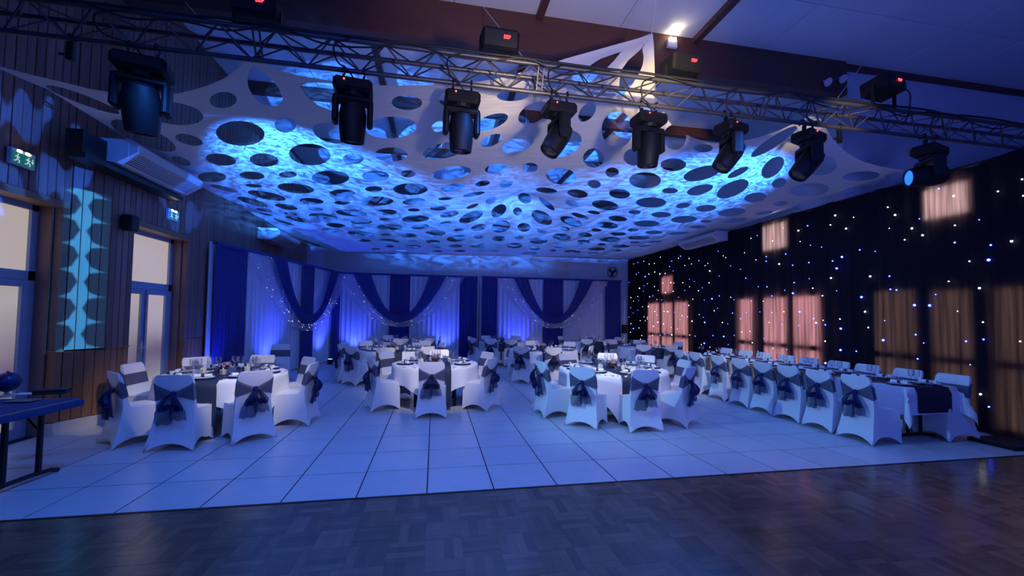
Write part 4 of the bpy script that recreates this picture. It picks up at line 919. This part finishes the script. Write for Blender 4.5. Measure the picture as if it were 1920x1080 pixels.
def round_table(cx, cy, R, Rc, where, chairs, rot=.4, half=1.12, items=True):
    t = empty('round_table', (cx, cy, 0), label='round folding table under cloth, the '+where, category='table', group='round banquet tables')
    MB().lathe([(R-.01, .71), (R, .715), (R, .735), (R-.01, .738)], 32).obj('tabletop', mat('table_board', (.25, .17, .10), .6), t)
    for k in range(4):
        a = PI/4+k*PI/2; link('leg', me_leg, t, ((R-.28)*math.cos(a), (R-.28)*math.sin(a), 0))
    n = 44; G = []
    for i in range(n+1):
        row = []
        for j in range(n+1):
            u, v = half*(-1+2*i/n), half*(-1+2*j/n); r = math.hypot(u, v); th = math.atan2(v, u)
            if r <= R: x, y, z = u, v, .742
            else:
                d = r-R; k = min(d/.5, 1); rr = R+.014+.035*k*math.sin(th*11+1)+.03*k*math.sin(th*4+.5)+.02*k
                arc = min(d, .03); x, y, z = rr*math.cos(th), rr*math.sin(th), max(.742-d+arc*.35, .03)
            c, s = math.cos(rot), math.sin(rot); row.append((cx+c*x-s*y, cy+s*x+c*y, z))
        G.append(row)
    MB().grid(G).obj('tablecloth', m_cloth, None, 180, label='white square cloth draped over the '+where, category='tablecloth', group='white cloths on round tables')
    ws = [-.26, -.13, 0, .13, .26]; G = []
    for s in [-1.36+.068*k for k in range(41)]:
        row = []
        for w in ws:
            e = math.sqrt(R*R-w*w); a = abs(s)
            if a <= e: row.append((cx+w, cy+s, .7452))
            else: d = a-e; row.append((cx+w*(1+.05*d), cy+math.copysign(e+.066+.012*math.sin(w*17), s) if d > .06 else cy+math.copysign(e+d*1.1, s), .7452-max(0, d-.015)))
        G.append(row)
    MB().grid(G).obj('table_runner', m_runner, None, 60, label='dark navy runner hanging over the edge of the '+where, category='table runner', group='navy runners on round tables')
    for a, ph in chairs:
        a = math.radians(a); rr = Rc if not isinstance(ph, tuple) else ph[1]; p = ph if not isinstance(ph, tuple) else ph[0]
        chair(cx+rr*math.cos(a), cy+rr*math.sin(a), a+PI, 'white covered chair with navy bow, %s of the %s' % (p, where), 'covered chairs around the '+where)
        if items: setting(cx+(R-.19)*math.cos(a), cy+(R-.19)*math.sin(a), a+PI, where, cy < 9, p)
    centre(cx, cy, where)
round_table(-3.03, 6.85, .80, 1.30, 'left front round table', [(228, 'front-left side'), (270, 'front side'), (309, 'front-right side'), (356, 'right side'), (42, 'back-right side'), (88, 'back side'), (133, 'back-left side'), (178, 'left side')], .1)
round_table(.04, 7.98, .78, 1.26, 'middle front round table', [(267, 'front side'), (324, 'front-right side'), (28, 'back-right side'), (86, 'back side'), (145, 'back-left side'), (203, 'front-left side')], .75)
round_table(3.12, 6.93, .92, 1.42, 'right front round table', [(227, 'front-left side'), (266, 'front side'), (305, 'front-right side'), (188, 'left side'), (158, 'upper left side'), (356, 'right side'), (37, 'back-right side'), (70, 'back side'), (108, 'back-left side')], .5, 1.2)
round_table(-1.0, 11.1, .90, 1.40, 'second-row left round table', [(199, 'left side'), (166, 'upper left side'), (229, 'front-left side'), (267, 'front side'), (131, 'back-left side'), (56, 'back-right side'), (22, 'right side'), (310, 'front-right side')], .4, 1.15)
round_table(2.95, 11.05, .92, 1.40, 'second-row middle round table', [(231, 'front-left side'), (266, 'front side'), (326, 'front-right side'), (39, 'back-right side'), (90, 'back side')], .6, 1.15)
round_table(-.95, 14.35, .80, 1.22, 'rear round table at left', [(266, 'front side'), (315, 'front-right side'), (2, 'right side'), (42, 'back-right side'), (125, 'back-left side'), (168, 'left side'), (215, 'front-left side')], .2)
round_table(2.35, 14.35, .80, 1.24, 'rear round table in the middle', [(163, 'left side'), (203, 'front-left side'), (242, 'front side'), (275, 'inner front'), (18, 'right side'), (55, 'back-right side'), (112, 'back side')], .9)
round_table(5.65, 14.45, .80, 1.26, 'rear round table at right', [(243, 'front-left side'), (283, 'front side'), (327, 'front-right side'), (140, 'back-left side'), (10, 'right side'), (70, 'back side')], .4)
round_table(6.35, 11.75, .80, 1.27, 'round table past the long table', [(240, 'front-left side'), (278, 'front side'), (150, 'left side'), (118, 'back-left side'), (70, 'back side'), (5, 'right side')], .3)
chair(-3.62, 10.85, -PI/2+.25, 'lone white covered chair standing before the angled backdrop', 'lone chair')

# ------------------------------------------------------------------ long table along the star curtain
LX0, LX1, LY0, LY1 = 6.28, 7.16, 4.56, 9.55
where = 'long table by the star curtain'
for k, (a, b) in enumerate(((LY0, 6.2), (6.2, 7.87), (7.87, LY1))):
    t = empty('trestle_table', ((LX0+LX1)/2, a, 0), label='%s folding table from near end, under the long cloth' % ordn[k], category='table', group='folding tables in the long row')
    MB().rbox(-.43, .43, .01, b-a-.01, .70, .735, .006).obj('tabletop', MATS['table_board'], t)
    for y in (.22, b-a-.22):
        L = MB().tube([(-.11, y, .04), (-.11, y, .70)], .022).tube([(.11, y, .04), (.11, y, .70)], .022).obj('leg_frame', m_blackm, t)
        MB().tube([(-.36, y, .015), (-.3, y, .03), (-.12, y, .05), (.12, y, .05), (.3, y, .03), (.36, y, .015)], .022).obj('foot', m_blackm, L)
def drape_rect(x0, x1, y0, y1, ztop, drop, m, name, **kw):
    """rectangular cloth: flat top, sides hanging with soft folds and pulled corners"""
    us = [-drop+(drop)*i/6 for i in range(6)]+[(x1-x0)*i/6 for i in range(7)]+[(x1-x0)+drop*i/6 for i in range(1, 7)]
    vs_ = [-drop+(drop)*i/6 for i in range(6)]+[(y1-y0)*i/60 for i in range(61)]+[(y1-y0)+drop*i/6 for i in range(1, 7)]
    G = []
    for u in us:
        row = []
        for v in vs_:
            du = -u if u < 0 else max(0, u-(x1-x0)); dv = -v if v < 0 else max(0, v-(y1-y0))
            x, y = x0+min(max(u, 0), x1-x0), y0+min(max(v, 0), y1-y0); sx = -1 if u < 0 else 1; sy = -1 if v < 0 else 1
            z = ztop-math.hypot(du, dv) if du and dv else ztop-max(du, dv)
            if du and dv:
                th = math.atan2(dv, du); rr = .02+.16*math.sin(2*th)**2*min(1, math.hypot(du, dv)/drop); x += sx*(rr*math.cos(th)+.01); y += sy*(rr*math.sin(th)+.01)
            elif du: x += sx*(.018+.02*math.sin(v*7)*du/drop)
            elif dv: y += sy*(.018+.012*math.sin(u*9)*dv/drop)
            row.append((x, y, z))
        G.append(row)
    return MB().grid(G).obj(name, m, None, 60, **kw)
drape_rect(LX0, LX1, LY0, LY1, .742, .36, m_cloth, 'tablecloth', label='long white cloth hanging over the long table by the star curtain', category='tablecloth')
mx = (LX0+LX1)/2; G = []
for s in [-.34+.05*k for k in range(6)]+[(LY1-LY0)*k/30 for k in range(31)]+[(LY1-LY0)+.05*k for k in range(1, 8)]:
    over = -s if s < 0 else max(0, s-(LY1-LY0)); y = LY0+min(max(s, 0), LY1-LY0)
    G.append([(mx+w, y+((-1 if s < 0 else 1)*.040 if over else 0), .7455-over) for w in (-.29, -.1, .1, .29)])
MB().grid(G).obj('table_runner', mat('black_navy_runner', (.010, .012, .030), .6), None, 60, label='near-black runner lying along the long table and hanging off its end', category='table runner')
for k, y in enumerate((5.07, 5.63, 6.17, 6.72, 7.30, 7.98, 8.6)):
    MB().grid([[(LX0+.18, y+w, .7462) for w in (-.07, 0, .07)], [(LX0-.044, y+w, .7462) for w in (-.07, 0, .07)]]+[[(LX0-.048-.006*math.sin(q), y+w, .74-.05*q) for w in (-.07, 0, .07)] for q in range(1, 8)]).obj('cross_runner', m_gold, None, 60, label='%s brown strip from near end, hanging off the long table' % ordn[k], category='table runner', group='brown strips on the long table')
left_y = [4.78, 5.35, 5.90, 6.44, 6.99, 7.60, 8.36, 8.95]
for k, y in enumerate(left_y):
    chair(5.67, y, 0, '%s covered chair from near end, window-opposite side of the long table' % ordn[k], 'covered chairs along the long table'); setting(LX0+.20, y, 0, where, False, '%s left place' % ordn[k])
for k, y in enumerate([4.58, 5.14, 5.74, 6.24, 6.84, 7.36, 7.95, 8.49, 9.15]):
    y = y*1.035; chair(7.45, y, PI, '%s covered chair from near end, curtain side of the long table' % ordn[k], 'covered chairs along the long table'); setting(LX1-.20, y+.02, PI, where, False, '%s curtain-side place' % ordn[k])

# ------------------------------------------------------------------ side table at the far left with ball, box and papers
A1 = onZ(140, 742, .74); fo = onZ(108, 884, 0); fo2 = onZ(2, 925, 0)
t = empty('side_table', (float(fo[0]), float(fo[1]), 0), label='black folding table with dark blue cloth at the far left', category='table')
e = Vector((fo2[0]-fo[0], fo2[1]-fo[1], 0)); eL = e.length; e.normalize(); az = math.atan2(e.y, e.x); t.rotation_euler[2] = az
# local x runs along the foot, local y along the table away from the leg
wd = .78
MB().rbox(-.02, wd, -1.2, .16, .70, .735, .006).obj('tabletop', MATS['table_board'], t)
def legs(y):
    L = MB().tube([(.20, y, .05), (.20, y, .70)], .024).tube([(.52, y, .05), (.52, y, .70)], .024).tube([(.2, y, .45), (.2, y+.22*(-1 if y > -.5 else 1), .70)], .010).obj('leg_frame', m_blackm, t)
    MB().tube([(.0, y, .02), (.08, y, .045), (.3, y, .06), (.5, y, .06), (.68, y, .04), (.74, y, .02)], .022).obj('foot', m_blackm, L)
legs(.0); legs(-1.0)
G = []
for i in range(15):
    u = -.10+(wd+.18)*i/14; row = []
    for j in range(25):
        v = .26-1.46*j/24; du = max(0, -.02-u, u-wd); dv = max(0, v-.16); z = .742-max(du, dv)*.8+.004*math.sin(v*14+u*5); row.append((min(max(u, -.035), wd+.015), min(v, .18), z))
    G.append(row)
ct = MB().grid(G).obj('blue_cloth', mat('blue_velvet', (.012, .03, .13), .8, noise=(30, .4)), None, 60, label='dark blue cloth covering the folding table at far left', category='tablecloth')
ct.location = t.location; ct.rotation_euler[2] = az
lx = lambda px, py, z: tuple(map(float, onZ(px, py, z)))
b0 = lx(12, 744, .745)
r = empty('blue_globe', b0, label='dark blue ball on a small stand at far left', category='ball')
MB().lathe([(.06, 0), (.062, .012), (.02, .03), (.016, .06)], 14).obj('stand', mat('pale_stand', (.6, .5, .45), .4), r, 40)
MB().lathe([(.005, .05)]+[(.10*math.sin(k*PI/12), .15-.10*math.cos(k*PI/12)) for k in range(1, 12)]+[(.012, .25), (.01, .262), (.002, .264)], 20).obj('ball', mat('navy_gloss', (.012, .016, .10), .35), r, 60)
b1 = lx(98, 738, .746)
r = empty('trinket_box', b1, .3, label='flat dark wooden box on the blue cloth at far left', category='box')
MB().rbox(-.13, .13, -.07, .07, 0, .032, .005).obj('body', mat('dark_wood_box', (.04, .022, .025), .4), r); MB().rbox(-.135, .135, -.075, .075, .033, .052, .006).obj('lid', MATS['dark_wood_box'], r)
b2 = lx(48, 741, .746); MB().box(-.15, .15, -.06, .06, 0, .004).obj('paper_sheet', mat('paper', (.7, .7, .72), .8), None, None, (b2[0], b2[1]+.08, .747), label='white paper strip on the blue cloth behind the ball', category='paper')
b3 = lx(42, 752, .746); MB().rbox(-.12, .12, -.07, .07, 0, .008, .002).obj('photo_album', mat('album_cover', (.16, .15, .14), .6, noise=(60, .4)), None, None, (b3[0], b3[1], .747), label='thin patterned booklet on the blue cloth beside the ball', category='booklet')
